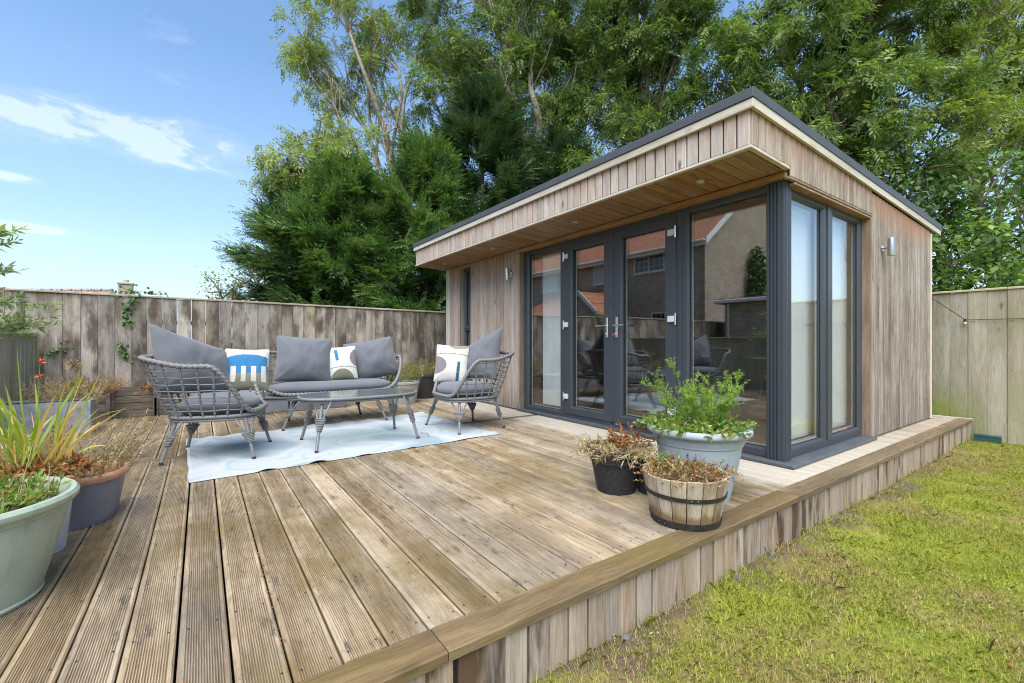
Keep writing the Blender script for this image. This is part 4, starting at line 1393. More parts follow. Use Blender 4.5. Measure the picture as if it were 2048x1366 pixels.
def seat_basket(t, a, b, feet, nstrand, wide=False):
    """Open rattan tub on splayed legs. Local axes: front is +Y, width along X."""
    Z0_, HH = 0.355, 0.475
    ex = 3.2

    def plan(th, aa, bb):
        c, s = math.sin(th), math.cos(th)          # th = 0 is the front
        r = (abs(c / aa) ** ex + abs(s / bb) ** ex) ** (-1 / ex)
        return c * r, s * r

    def surf(th, h):
        fl = h ** 0.8
        x, y = plan(th, a + 0.105 * fl, b + 0.085 * fl)
        back = 0.5 - 0.5 * math.cos(th)            # 0 front, 1 back
        y -= 0.10 * fl * back
        return Vector((x, y, Z0_ + HH * h))

    corner = math.atan2(a * 0.93, b)

    def hr(th):
        y = plan(th, a, b)[1]
        rise = smooth01((0.93 * b - y) / (0.80 * b))
        back = smooth01((-y - 0.1 * b) / (0.9 * b))
        return 0.06 + 0.80 * rise + 0.14 * back

    def param(n):
        """Angles spaced evenly along the plan."""
        ths = np.linspace(-math.pi, math.pi, 2001)
        pts = np.array([surf(t_, hr(t_))[:] for t_ in ths])
        s = np.concatenate([[0], np.cumsum(np.linalg.norm(np.diff(pts, axis=0), axis=1))])
        return np.interp(np.linspace(0, s[-1], n, endpoint=False), s, ths)

    per = 2 * (a + b) * 2 + 0.6
    rim = [surf(th, hr(th)) for th in param(int(per / 0.0075))]
    MB().tube(rim, 0.0185, 10, closed=True, braid=0.20, pitch=0.040).build('rim', M['rattan'], t, smooth=True)
    ths = np.linspace(-math.pi, math.pi, int(per / 0.012), endpoint=False)
    ring = [surf(th, 0.0) for th in ths]
    MB().tube(ring, 0.015, 8, closed=True, braid=0.12, pitch=0.026).build('seat_ring', M['rattan'], t, smooth=True)
    low = [Vector((p.x * 0.985, p.y * 0.985, Z0_ - 0.026)) for p in ring]
    MB().tube(low, 0.011, 8, closed=True).build('leg_ring', M['steel_grey'], t, smooth=True)
    # seat deck below the cushion
    s = MB()
    s.add([(p.x * 0.97, p.y * 0.97, Z0_ + 0.004) for p in ring[::4]], [tuple(range(len(ring[::4])))])
    s.add([(p.x * 0.97, p.y * 0.97, Z0_ - 0.004) for p in ring[::4]], [tuple(range(len(ring[::4])))[::-1]])
    s.build('seat_base', M['rattan_wire'], t)
    # horizontal wires
    for hk in np.linspace(0.115, 0.90, 8):
        seg, segs = [], []
        fine = np.linspace(0, 2 * math.pi, 240)    # from the front round the back
        for th in fine:
            if hr(th) > hk:
                seg.append(surf(th, hk + 0.006 * math.sin(th * 9 + hk * 30)))
            elif seg:
                segs.append(seg)
                seg = []
        if seg:
            segs.append(seg)
        w = MB()
        for sg in segs:
            if len(sg) > 2:
                w.tube(sg, 0.0048, 6)
        if w.v:
            w.build('wire', M['rattan_wire'], t, smooth=True)
    # upright twisted strands, leaning with the flare
    for i in range(nstrand):
        f = (i + 0.5) / nstrand
        th0 = corner * 0.98 + f * (2 * math.pi - 2 * corner * 0.98)
        pts = []
        for h in np.linspace(0, 1, 26):
            th = th0 + 0.10 * (0.5 - h) * (1 if th0 < math.pi else -1)
            if h <= hr(th):
                pts.append(surf(th, h) * 1.004)
        if len(pts) > 3:
            MB().tube(pts, 0.0080, 6, braid=0.42, pitch=0.055).build('strand', M['rattan'], t, smooth=True)
    # legs
    for fx, fy in feet:
        tx, ty = math.copysign(min(abs(fx) * 0.78, a * 0.82), fx), math.copysign(min(abs(fy) * 0.76, b * 0.80), fy)
        top, foot = Vector((tx, ty, Z0_ - 0.03)), Vector((fx, fy, 0.012))
        l = MB().tube([top, top.lerp(foot, 0.5), foot], lambda s_: 0.0145 - 0.002 * s_, 12).build('leg', M['steel_grey'], t, smooth=True, auto=50)
        join = top.lerp(foot, 0.56)
        an = math.atan2(fy, fx)
        sd = Vector((-math.sin(an), math.cos(an), 0))
        for sgn in (-1, 1):
            q = top + sd * sgn * 0.085
            q.x = max(-a * 0.95, min(a * 0.95, q.x))
            q.y = max(-b * 0.95, min(b * 0.95, q.y))
            br = [q, q.lerp(join, 0.55) + (top - q) * 0.06, join]
            MB().tube(br, 0.0085, 8).build('brace', M['steel_grey'], l, smooth=True)
        # binding: wound cord round leg and braces
        w = MB()
        turns, k = 7, 14
        path = []
        for i in range(turns * k + 1):
            s_ = i / (turns * k)
            c = top.lerp(foot, 0.34 + 0.26 * s_)
            rr_ = 0.040 * (1 - s_) + 0.017
            aa = 2 * math.pi * i / k
            path.append(c + sd * math.cos(aa) * rr_ + Vector((math.cos(an), math.sin(an), 0.1)) * math.sin(aa) * 0.020)
        w.tube(path, 0.0060, 6)
        w.build('binding', M['rattan'], l, smooth=True)
        MB().tube([foot + Vector((0, 0, -0.0118)), foot + Vector((0, 0, 0.012))], 0.0148, 12).build('foot_cap', M['foot'], l, smooth=True, auto=50)
    return Z0_


def put(o, loc, rot=(0, 0, 0)):
    o.location, o.rotation_euler = loc, rot
    return o


def seat_cushion(label, w, d, th, loc, rz, bulge=0.02, group=None):
    """A boxed cushion with rounded corners and piped edges."""
    n = 26
    mb = MB()
    half = [(-1, 1)]
    idx = {}
    for side in (1, -1):
        for i in range(n + 1):
            for j in range(n + 1):
                u, v = -1 + 2 * i / n, -1 + 2 * j / n
                # squircle mapping keeps rounded corners
                x = u * math.sqrt(1 - 0.30 * v * v) * w / 2
                y = v * math.sqrt(1 - 0.30 * u * u) * d / 2
                m_ = max(abs(u), abs(v))
                z = th / 2 * (1 - smooth01((m_ - 0.80) / 0.20) * 0.55) + bulge * (1 - u * u) * (1 - v * v)
                z += 0.004 * noise.noise((x * 9, y * 9, side)) + 0.006 * noise.noise((x * 3, y * 3, side * 2.0))
                if m_ > 0.999:
                    z = th / 2 * 0.40
                mb.v.append((x * (0.975 if m_ < 0.999 else 1.0), y * (0.975 if m_ < 0.999 else 1.0), side * z))
                idx[side, i, j] = len(mb.v) - 1
    for i in range(n):
        for j in range(n):
            q = [idx[1, i, j], idx[1, i + 1, j], idx[1, i + 1, j + 1], idx[1, i, j + 1]]
            mb.f.append(tuple(q))
            q = [idx[-1, i, j], idx[-1, i + 1, j], idx[-1, i + 1, j + 1], idx[-1, i, j + 1]]
            mb.f.append(tuple(q[::-1]))
    edge = [(i, 0) for i in range(n)] + [(n, j) for j in range(n)] + [(i, n) for i in range(n, 0, -1)] + [(0, j) for j in range(n, 0, -1)]
    for k in range(len(edge)):
        a_, b_ = edge[k], edge[(k + 1) % len(edge)]
        mb.f.append((idx[1, a_[0], a_[1]], idx[-1, a_[0], a_[1]], idx[-1, b_[0], b_[1]], idx[1, b_[0], b_[1]]))
    mb.m = [0] * len(mb.f)
    o = mb.build('seat_cushion', M['cushion'], smooth=True)
    put(o, loc, (0, 0, rz))
    return tag(o, label, 'cushion', group)


def pillow(name, label, w, h, th, mats, pattern=None, n=34, seed=0, wrinkle=1.25, ears=0.075, group=None, sag=0.0, shear=0.0):
    """Scatter pillow standing in the local XZ plane, its front towards -Y."""
    mb = MB()
    idx = {}
    for side in (-1, 1):
        for i in range(n + 1):
            for j in range(n + 1):
                u, v = -1 + 2 * i / n, -1 + 2 * j / n
                x = u * w / 2 * (1 - ears * (1 - v * v))
                z = v * h / 2 * (1 - ears * (1 - u * u))
                cq = (u * u * v * v) ** 3
                x *= 1 - 0.05 * cq
                z *= 1 - 0.05 * cq
                z -= shear * u * (v + 1) / 2 * w / 2
                t = max(0.0, (1 - abs(u) ** 2.6)) * max(0.0, (1 - abs(v) ** 2.6))
                y = th / 2 * t ** 0.62
                y *= 1 + sag * -v
                cr = 0.0
                # creases that run in from the corners and seams
                for cx_, cz_ in ((-1, -1), (1, -1), (-1, 1), (1, 1)):
                    dx, dz = u - cx_, v - cz_
                    rr_ = math.hypot(dx, dz)
                    an = math.atan2(dz, dx)
                    cr += math.sin(an * 11 + 3 * noise.noise((an * 2, seed, cx_))) * math.exp(-rr_ * 2.6) * min(1, rr_ * 5)
                y += wrinkle * (0.014 * cr * t ** 0.3 + 0.012 * noise.noise((x * 7 + seed, z * 7, side)) * t ** 0.4 + 0.005 * noise.noise((x * 22, z * 9 + seed, side)) * t ** 0.4)
                if i in (0, n) or j in (0, n):
                    y = 0.002
                mb.v.append((x, side * max(0.002, y), z))
                idx[side, i, j] = len(mb.v) - 1
    for side in (-1, 1):
        for i in range(n):
            for j in range(n):
                q = [idx[side, i, j], idx[side, i + 1, j], idx[side, i + 1, j + 1], idx[side, i, j + 1]]
                mb.f.append(tuple(q if side < 0 else q[::-1]))
                u, v = -1 + 2 * (i + 0.5) / n, -1 + 2 * (j + 0.5) / n
                mb.m.append(pattern(u, v) if (pattern and side < 0) else 0)
    for k in range(n):
        for q in ((idx[-1, k, 0], idx[1, k, 0], idx[1, k + 1, 0], idx[-1, k + 1, 0]), (idx[1, k, n], idx[-1, k, n], idx[-1, k + 1, n], idx[1, k + 1, n]),
                  (idx[1, 0, k], idx[-1, 0, k], idx[-1, 0, k + 1], idx[1, 0, k + 1]), (idx[-1, n, k], idx[1, n, k], idx[1, n, k + 1], idx[-1, n, k + 1])):
            mb.f.append(q)
            mb.m.append(0)
    o = mb.build(name, mats, smooth=True)
    return tag(o, label, 'cushion', group)


def place_pillow(o, center, normal, roll=0.0, lean=0.0):
    """normal: the way the front faces (in plan); lean tips the top back; roll turns it in its own plane."""
    nx, ny = normal
    rz = math.atan2(nx, -ny)                    # front is local -Y
    m = Matrix.Translation(center) @ Matrix.Rotation(rz, 4, 'Z') @ Matrix.Rotation(-lean, 4, 'X') @ Matrix.Rotation(roll, 4, 'Y')
    o.matrix_world = m


def local(feet, c, rz):
    out = []
    for x, y in feet:
        dx, dy = x - c[0], y - c[1]
        out.append((dx * math.cos(-rz) - dy * math.sin(-rz), dx * math.sin(-rz) + dy * math.cos(-rz)))
    return out


# left armchair
c1_, rz1 = (-4.555, 0.135), R(-17)
ch1 = thing('armchair', 'grey rattan armchair on the rug corner beside the planters', 'armchair', (*c1_, 0), rz1, 'rattan armchairs')
seat_basket(ch1, 0.305, 0.315, local([(-4.363, -0.253), (-4.154, 0.352), (-4.773, 0.537), (-4.924, -0.095)], c1_, rz1), 19)
seat_cushion('dark grey seat cushion in the armchair beside the planters', 0.55, 0.56, 0.13, (c1_[0] + 0.0, c1_[1] + 0.01, 0.430), rz1, group='grey seat cushions')
# right armchair
c2_, rz2 = (-4.385, 2.435), R(180 - 3)
ch2 = thing('armchair', 'grey rattan armchair in front of the cladding near the doors', 'armchair', (*c2_, 0), rz2, 'rattan armchairs')
seat_basket(ch2, 0.305, 0.315, local([(-4.023, 2.16), (-4.102, 2.761), (-4.701, 2.712), (-4.71, 2.104)], c2_, rz2), 19)
seat_cushion('grey seat cushion in the armchair near the doors', 0.55, 0.56, 0.13, (c2_[0], c2_[1] - 0.01, 0.430), rz2, group='grey seat cushions')
# sofa
c3_, rz3 = (-5.62, 1.285), R(-90)
sofa = thing('sofa', 'two seat grey rattan sofa against the weathered fence', 'sofa', (*c3_, 0), rz3)
seat_basket(sofa, 0.75, 0.355, local([(-5.283, 0.717), (-5.305, 1.849), (-5.943, 1.723), (-5.951, 0.867)], c3_, rz3), 32, wide=True)
seat_cushion('long dark grey seat cushion on the sofa', 1.38, 0.62, 0.13, (c3_[0] + 0.01, c3_[1], 0.430), rz3, bulge=0.012)

G = [M['cushion']]
p = pillow('back_cushion', 'large grey back cushion standing on its corner in the armchair beside planters', 0.62, 0.52, 0.27, G, seed=1, shear=0.36, group='grey back cushions')
place_pillow(p, (-4.82, -0.06, 0.745), (0.90, 0.42), roll=R(3), lean=R(14))
p = pillow('back_cushion', 'large grey back cushion with raised corner in the armchair near doors', 0.60, 0.52, 0.27, G, seed=2, shear=-0.46, group='grey back cushions')
place_pillow(p, (-4.54, 2.70, 0.755), (0.34, -0.94), roll=R(-3), lean=R(16))
p = pillow('back_cushion', 'upright square grey back cushion at the planter end of the sofa', 0.62, 0.56, 0.28, G, seed=3, group='grey back cushions')
place_pillow(p, (-5.62, 0.985, 0.755), (0.97, -0.10), roll=R(4), lean=R(17))
p = pillow('back_cushion', 'slumped grey back cushion at the cabin end of the sofa', 0.64, 0.54, 0.30, G, seed=4, wrinkle=1.5, group='grey back cushions')
place_pillow(p, (-5.70, 1.80, 0.735), (0.97, -0.16), roll=R(-11), lean=R(18))

CAN = [M['canvas'], M['can_blue'], M['can_olive'], M['can_grey'], M['can_teal']]


def pat_blue(u, v):
    if v > 0.72 - 0.10 * abs(u) ** 2 * 2.2:
        return 0
    if v > 0.12:
        return 1 if abs(u) < 0.93 else 0
    if v > -0.62:
        k = math.floor((u + 1.0) / 0.235)
        if k % 2:
            return 0
        return 1 if v > -0.22 else 2
    return 2


def pat_bar(u, v):
    if 0.12 < v < 0.80 and -0.36 - 0.10 * v < u < -0.14 - 0.10 * v:
        return 1
    if abs(v + 0.27 + 0.10 * u * u) < 0.022:
        return 3
    if (u / 0.72) ** 2 + ((v + 1.0) / 0.60) ** 2 < 1:
        return 2
    if ((u - 1.0) / 0.42) ** 2 + ((v - 0.25) / 0.5) ** 2 < 1:
        return 3
    return 0


def pat_disc(u, v):
    if ((u - 0.45) / 0.62) ** 2 + ((v - 1.0) / 0.22) ** 2 < 1:
        return 2
    if abs(v - 0.52 + 0.10 * u * u) < 0.022:
        return 3
    if ((u + 0.95) / 0.72) ** 2 + ((v + 0.12) / 0.46) ** 2 < 1:
        return 3
    if -0.95 < v < 0.10 and 0.42 - 0.10 * v * v < u < 0.60 - 0.10 * v * v:
        return 4
    return 0


p = pillow('scatter_cushion', 'cream scatter cushion with blue block and stripes in the armchair', 0.38, 0.42, 0.15, CAN, pat_blue, n=84, seed=5, wrinkle=0.5, group='patterned scatter cushions')
place_pillow(p, (-4.90, 0.36, 0.69), (0.98, -0.05), roll=R(2), lean=R(14))
p = pillow('scatter_cushion', 'cream scatter cushion with a blue bar between the sofa back cushions', 0.36, 0.42, 0.15, CAN, pat_bar, n=84, seed=6, wrinkle=0.5, group='patterned scatter cushions')
place_pillow(p, (-5.56, 1.385, 0.70), (0.97, -0.22), roll=R(-4), lean=R(13))
p = pillow('scatter_cushion', 'cream scatter cushion with a mauve half disc in the armchair near doors', 0.40, 0.46, 0.15, CAN, pat_disc, n=84, seed=7, wrinkle=0.5, group='patterned scatter cushions')
place_pillow(p, (-4.66, 2.40, 0.70), (0.80, -0.60), roll=R(3), lean=R(12))

# coffee table
tc = (-4.405, 1.275)
tab = thing('coffee_table', 'oval grey rattan coffee table with a glass top on the rug', 'coffee table', (*tc, 0), 0)
TA, TB, TZ = 0.30, 0.545, 0.452


def oval(th, aa, bb, ex=2.7):
    c, s = math.cos(th), math.sin(th)
    r = (abs(c / aa) ** ex + abs(s / bb) ** ex) ** (-1 / ex)
    return c * r, s * r


ths = np.linspace(0, 2 * math.pi, 96, endpoint=False)
MB().tube([(*oval(th, TA, TB), TZ - 0.008) for th in ths], 0.0135, 10, closed=True).build('rim', M['steel_grey'], tab, smooth=True)
MB().tube([(*oval(th, TA - 0.018, TB - 0.018), TZ - 0.034) for th in ths], 0.012, 8, closed=True, braid=0.1, pitch=0.03).build('apron_ring', M['rattan'], tab, smooth=True)
g = MB()
ov = [oval(th, TA - 0.010, TB - 0.010) for th in ths]
n_ = len(ov)
g.add([(x, y, TZ + 0.0085) for x, y in ov] + [(x, y, TZ + 0.0025) for x, y in ov],
      [tuple(range(n_)), tuple(range(n_, 2 * n_))[::-1]] + [(i, n_ + i, n_ + (i + 1) % n_, (i + 1) % n_) for i in range(n_)])
g.build('glass_top', M['table_glass'], tab)
for k in range(-4, 5):
    y = k * 0.105
    hw = 0
    for th in np.linspace(0, math.pi / 2, 200):
        q = oval(th, TA - 0.02, TB - 0.02)
        if abs(q[1]) <= abs(y) + 1e-6:
            hw = max(hw, 0) if q[0] < hw else q[0]
    xs_ = [q[0] for q in (oval(th, TA - 0.02, TB - 0.02) for th in np.linspace(0, math.pi / 2, 400)) if q[1] >= abs(y)]
    hw = max(xs_) if xs_ else 0.1
    MB().tube([(-hw, y, TZ - 0.030), (hw, y, TZ - 0.030)], 0.0075, 6).build('cross_bar', M['rattan'], tab, smooth=True)
for x, y in [(-4.695, 0.798), (-4.072, 0.809), (-4.733, 1.74), (-4.11, 1.749)]:
    fx, fy = x - tc[0], y - tc[1]
    top, foot = Vector((math.copysign(0.185, fx), math.copysign(0.385, fy), TZ - 0.02)), Vector((fx, fy, 0.012))
    l = MB().tube([top, top.lerp(foot, 0.5), foot], lambda s_: 0.0155 - 0.002 * s_, 12).build('leg', M['steel_grey'], tab, smooth=True, auto=50)
    an = math.atan2(fy, fx)
    sd = Vector((-math.sin(an), math.cos(an), 0))
    join = top.lerp(foot, 0.58)
    for sgn in (-1, 1):
        q = top + sd * sgn * 0.10
        MB().tube([q, q.lerp(join, 0.55) + (top - q) * 0.06, join], 0.0088, 8).build('brace', M['steel_grey'], l, smooth=True)
    path = []
    for i in range(8 * 14 + 1):
        s_ = i / 112
        c = top.lerp(foot, 0.36 + 0.26 * s_)
        rr_ = 0.040 * (1 - s_) + 0.018
        aa = 2 * math.pi * i / 14
        path.append(c + sd * math.cos(aa) * rr_ + Vector((math.cos(an), math.sin(an), 0.1)) * math.sin(aa) * 0.021)
    MB().tube(path, 0.0060, 6).build('binding', M['rattan'], l, smooth=True)
    MB().tube([foot + Vector((0, 0, -0.0118)), foot + Vector((0, 0, 0.012))], 0.0155, 12).build('foot_cap', M['foot'], l, smooth=True, auto=50)

# rug: woven, with rucked edges
def build_rug():
    nl, nr, fr, fl = Vector((-3.70, -0.066, 0)), Vector((-3.836, 2.535, 0)), Vector((-5.56, 2.45, 0)), Vector((-5.30, -0.12, 0))
    nu, nv = 90, 60
    top, bot = [], []
    for i in range(nu + 1):
        for j in range(nv + 1):
            u, v = i / nu, j / nv
            p_ = (nl * (1 - u) + nr * u) * (1 - v) + (fl * (1 - u) + fr * u) * v
            e = min(u, 1 - u) * 2.6
            f_ = min(v, 1 - v) * 1.7
            ed = math.exp(-(min(e, f_) / 0.05) ** 2)
            p_.x += 0.012 * noise.noise((u * 7, v * 4, 1.0)) * ed
            p_.y += 0.012 * noise.noise((u * 5, v * 6, 2.0)) * ed
            ruck = max(0.0, noise.noise((p_.x * 2.2, p_.y * 2.2, 5.0))) ** 2 * 0.02
            wave = max(0.0, noise.noise((p_.x * 5.5, p_.y * 5.5, 8.0)) - 0.05) * 0.045 * ed
            if v > 0.9:
                wave += 0.022 * (v - 0.9) / 0.1 * max(0, noise.noise((p_.y * 6, 3.0, 9.0)) + 0.1)
            z = 0.0055 + ruck + wave
            top.append((p_.x, p_.y, z))
            bot.append((p_.x, p_.y, z - 0.004))
    mb = MB()
    nn = len(top)
    fs = []
    for i in range(nu):
        for j in range(nv):
            a_ = i * (nv + 1) + j
            q = (a_, a_ + 1, a_ + nv + 2, a_ + nv + 1)
            fs.append(q[::-1])
            fs.append(tuple(nn + k_ for k_ in q))
    border = [i * (nv + 1) for i in range(nu + 1)] + [nu * (nv + 1) + j for j in range(1, nv + 1)] + [i * (nv + 1) + nv for i in range(nu - 1, -1, -1)] + list(range(nv - 1, 0, -1))
    for k_ in range(len(border)):
        a_, b_ = border[k_], border[(k_ + 1) % len(border)]
        fs.append((a_, nn + a_, nn + b_, b_))
    mb.add(top + bot, fs)
    o = mb.build('rug', M['rug'], smooth=True)
    tag(o, 'pale blue and white outdoor rug under the coffee table', 'rug')


build_rug()

# inside the room: desk, chairs and lamp seen dimly through the glass
def inner_chair(loc, rz, label, back_mat):
    t = thing('desk_chair', label, 'chair', loc, rz, 'chairs inside the garden room')
    MB().box(-0.22, 0.22, -0.22, 0.22, 0.44, 0.48, 0.015).build('seat', M['black'], t)
    MB().box(-0.21, 0.21, -0.24, -0.20, 0.56, 0.92, 0.012).build('backrest', back_mat, t)
    for sx in (-1, 1):
        for sy in (-1, 1):
            MB().tube([(sx * 0.19, sy * 0.19, 0.44), (sx * 0.24, sy * 0.24, 0.02)], 0.012, 8).build('leg', M['steel'], t, smooth=True)
        MB().tube([(sx * 0.20, -0.21, 0.46), (sx * 0.20, -0.225, 0.60)], 0.012, 8).build('back_post', M['steel'], t, smooth=True)


inner_chair((-3.15, 5.55, 0.02), R(200), 'black desk chair behind the glass of the double doors', M['black'])
inner_chair((-2.55, 5.95, 0.02), R(150), 'blue backed chair behind the big corner pane', M['can_teal'])
dk = thing('desk', 'white topped desk standing inside the garden room', 'desk', (-3.0, 6.4, 0.02), 0)
MB().box(-0.8, 0.8, -0.32, 0.32, 0.71, 0.74, 0.004).build('desk_top', M['white_paint'], dk)
for sx in (-1, 1):
    for sy in (-1, 1):
        MB().tube([(sx * 0.66, sy * 0.25, 0.71), (sx * 0.76, sy * 0.28, 0.0)], 0.018, 8).build('leg', M['steel'], dk, smooth=True)


# ------------------------------------------------------------------ pots and planters
def pot(name, label, loc, prof, mat, soil_z, soil_r, group=None, n=56, cat='plant pot', rim=None):
    t = thing(name, label, cat, loc, 0, group)
    MB().lathe(prof, n).cap(prof[0][0], prof[0][1], n, flip=True).build('body', mat, t, smooth=True, auto=40)
    if rim:
        MB().lathe(rim[0], n).build('rim', rim[1], t, smooth=True, auto=40)
    s = MB()
    rings = 7
    s.v.append((0, 0, soil_z + 0.01))
    for i in range(1, rings + 1):
        for k in range(28):
            a = 2 * math.pi * k / 28
            r = soil_r * i / rings
            s.v.append((r * math.cos(a), r * math.sin(a), soil_z + 0.012 * noise.noise((r * 30 * math.cos(a), r * 30 * math.sin(a), soil_z * 9))))
    for k in range(28):
        s.f.append((0, 1 + k, 1 + (k + 1) % 28))
    for i in range(rings - 1):
        for k in range(28):
            s.f.append((1 + i * 28 + k, 1 + (i + 1) * 28 + k, 1 + (i + 1) * 28 + (k + 1) % 28, 1 + i * 28 + (k + 1) % 28))
    s.m = [0] * len(s.f)
    s.build('soil', M['soil'], t, smooth=True)
    return t


def curved(base, d, L, m, droop=0.0, wob=0.05):
    """n stems as polylines (n, m, 3) from base points along unit directions, bending over by droop."""
    n = len(base)
    t = np.linspace(0, 1, m)[None, :, None]
    L = np.asarray(L).reshape(-1, 1, 1)
    P = base[:, None, :] + d[:, None, :] * t * L
    side = rand_dirs(n) * np.array([1, 1, 0.2])
    P = P + side[:, None, :] * (np.sin(t * 3.0) * wob * L)
    hor = unit(d * np.array([1, 1, 0]))
    P = P + (hor[:, None, :] * 0.6 - np.array([0, 0, 1.0])) * (t ** 2) * np.asarray(droop).reshape(-1, 1, 1) * L
    return P


def disc(n, r, z):
    a = rng.uniform(0, 2 * np.pi, n)
    q = r * np.sqrt(rng.random(n))
    return np.column_stack([q * np.cos(a), q * np.sin(a), np.full(n, z)])


def upward(n, lean, out=None, outw=0.0):
    d = rng.normal(scale=lean, size=(n, 3))
    d[:, 2] = 1.0
    if out is not None:
        d[:, :2] += out[:, :2] * outw
    return unit(d)


def sprig_leaves(paths, per, L, W, lo=0.25, spread=0.9):
    """Leaves set along stems."""
    n, m, _ = paths.shape
    si = rng.integers(0, n, n * per)
    f = rng.uniform(lo, 1.0, n * per) * (m - 1)
    i0 = np.clip(f.astype(int), 0, m - 2)
    fr = (f - i0)[:, None]
    P = paths[si, i0] * (1 - fr) + paths[si, i0 + 1] * fr
    T = unit(paths[si, i0 + 1] - paths[si, i0])
    D = unit(T * 0.7 + rand_dirs(len(P)) * spread)
    return leaf_quads(P, D, rand_dirs(len(P)) + np.array([0, 0, 0.8]), L * rng.uniform(0.6, 1.25, len(P)), W * rng.uniform(0.7, 1.2, len(P)))


def plant(name, label, cat, loc, layers, group=None):
    """layers: list of (part name, verts, quads or None, material)."""
    t = thing(name, label, cat, loc, 0, group)
    for nm, V, F, mat in layers:
        mesh_np(nm, V, 4, mat, t, F=F)
    return t


# --- three pots by the corner pane
BK = (-1.967, 2.198)
pot('plant_pot', 'matt black ribbed plant pot beside the big pale pot', (*BK, 0),
    [(0.112, 0.002), (0.120, 0.0), (0.150, 0.15), (0.160, 0.19), (0.166, 0.195), (0.165, 0.205), (0.168, 0.215), (0.172, 0.245), (0.186, 0.252), (0.187, 0.279), (0.182, 0.284), (0.173, 0.280), (0.166, 0.24)],
    M['black_pot'], 0.245, 0.167, 'pots standing by the corner pane')
pot('plant_pot', 'second black plant pot half hidden behind the barrel planter', (-1.80, 2.36, 0),
    [(0.085, 0.002), (0.092, 0.0), (0.118, 0.15), (0.130, 0.155), (0.131, 0.178), (0.124, 0.182), (0.118, 0.15)], M['black_pot'], 0.155, 0.119, 'pots standing by the corner pane')
BL = (-1.617, 2.56)
pot('plant_pot', 'big pale blue-grey pot with a wide rolled rim', (*BL, 0),
    [(0.172, 0.002), (0.182, 0.0), (0.232, 0.22), (0.250, 0.325), (0.258, 0.330), (0.260, 0.342), (0.266, 0.350), (0.272, 0.385), (0.296, 0.388), (0.306, 0.398), (0.309, 0.412),
     (0.304, 0.426), (0.290, 0.432), (0.268, 0.430), (0.258, 0.40)], M['blue_pot'], 0.395, 0.259, 'pots standing by the corner pane', 72)
BA = (-1.429, 2.139)
barrel = thing('barrel_planter', 'half barrel planter of pale staves with dark iron hoops', 'planter', (*BA, 0), R(10))
NS = 17
for k in range(NS):
    a0, a1 = 2 * math.pi * k / NS + 0.012, 2 * math.pi * (k + 1) / NS - 0.012
    r0, r1, h = 0.172, 0.220 + random.uniform(-0.003, 0.003), 0.256 + random.uniform(-0.006, 0.004)
    vs = []
    for rr_, z in ((r0, 0.0), (r1, h)):
        for dr in (0, -0.018):
            for s_ in (0, 0.5, 1):
                a = a0 + (a1 - a0) * s_
                vs.append(((rr_ + dr) * math.cos(a), (rr_ + dr) * math.sin(a), z))
    MB().add(vs, [(0, 1, 7, 6), (1, 2, 8, 7), (4, 3, 9, 10), (5, 4, 10, 11), (6, 7, 10, 9), (7, 8, 11, 10), (3, 0, 6, 9), (2, 5, 11, 8), (1, 0, 3, 4), (2, 1, 4, 5)]).build('stave', M['stave'], barrel)
for z, w in ((0.004, 0.034), (0.150, 0.022)):
    ra, rb = 0.1745 + 0.1875 * z, 0.1745 + 0.1875 * (z + w)
    MB().lathe([(ra, z), (ra + 0.0025, z), (rb + 0.0025, z + w), (rb, z + w)], 64).build('hoop', M['hoop'], barrel, smooth=True, auto=30)
for a, z in ((-1.0, 0.165), (-0.86, 0.165), (-1.9, 0.02), (-1.7, 0.02)):
    r_ = 0.180 + 0.1875 * z
    MB().tube([(r_ * math.cos(a), r_ * math.sin(a), z), ((r_ + 0.003) * math.cos(a), (r_ + 0.003) * math.sin(a), z)], 0.004, 8).build('rivet', M['steel'], barrel)
s = MB().cap(0.198, 0.215, 32)
s.build('soil', M['soil'], barrel)

# shrub in the big pot
def green_shrub():
    B = disc(26, 0.10, 0.39)
    main = curved(B, upward(26, 0.26, unit(B * np.array([1, 1, 0])), 0.42), rng.uniform(0.20, 0.40, 26), 8, 0.02)
    side_n = 26 * 17
    si = rng.integers(0, 26, side_n)
    ii = rng.integers(1, 8, side_n)
    sb = main[si, ii]
    sd = unit(unit(main[si, ii] - main[si, ii - 1]) * 0.9 + rand_dirs(side_n) * 0.65)
    sub = curved(sb, sd, rng.uniform(0.045, 0.10, side_n), 5, 0.02)
    lv = sprig_leaves(sub, 34, 0.017, 0.0042, 0.0, 0.8)
    lv2 = sprig_leaves(main, 40, 0.017, 0.004, 0.2, 0.8)
    V, F = tri_tubes(main, np.full(26, 0.0028), np.full(26, 0.0012))
    plant('feathery_shrub', 'bright green feathery shrub growing in the big pale pot', 'shrub', (*BL, 0),
          [('stem', V, F, M['stem_green']), ('foliage', np.concatenate([lv, lv2]), None, M['shrub_leaf'])])
    # trailing plants round its foot, spilling over the rim
    B = disc(210, 0.25, 0.395)
    keep = (B[:, 0] * 0.4 - B[:, 1] * 0.9) > -0.13
    B = B[keep]
    out = unit(B * np.array([1, 1, 0]))
    st = curved(B, upward(len(B), 0.35, out, 0.7), rng.uniform(0.06, 0.15, len(B)), 6, 0.35)
    lv = sprig_leaves(st, 26, 0.036, 0.016, 0.0, 0.9)
    V, F = tri_tubes(st, np.full(len(B), 0.002), np.full(len(B), 0.001))
    plant('trailing_plant', 'low leafy green plants spilling over the rim of the pale pot', 'plant', (*BL, 0),
          [('stem', V, F, M['stem_green']), ('foliage', lv, None, M['low_leaf'])])


green_shrub()


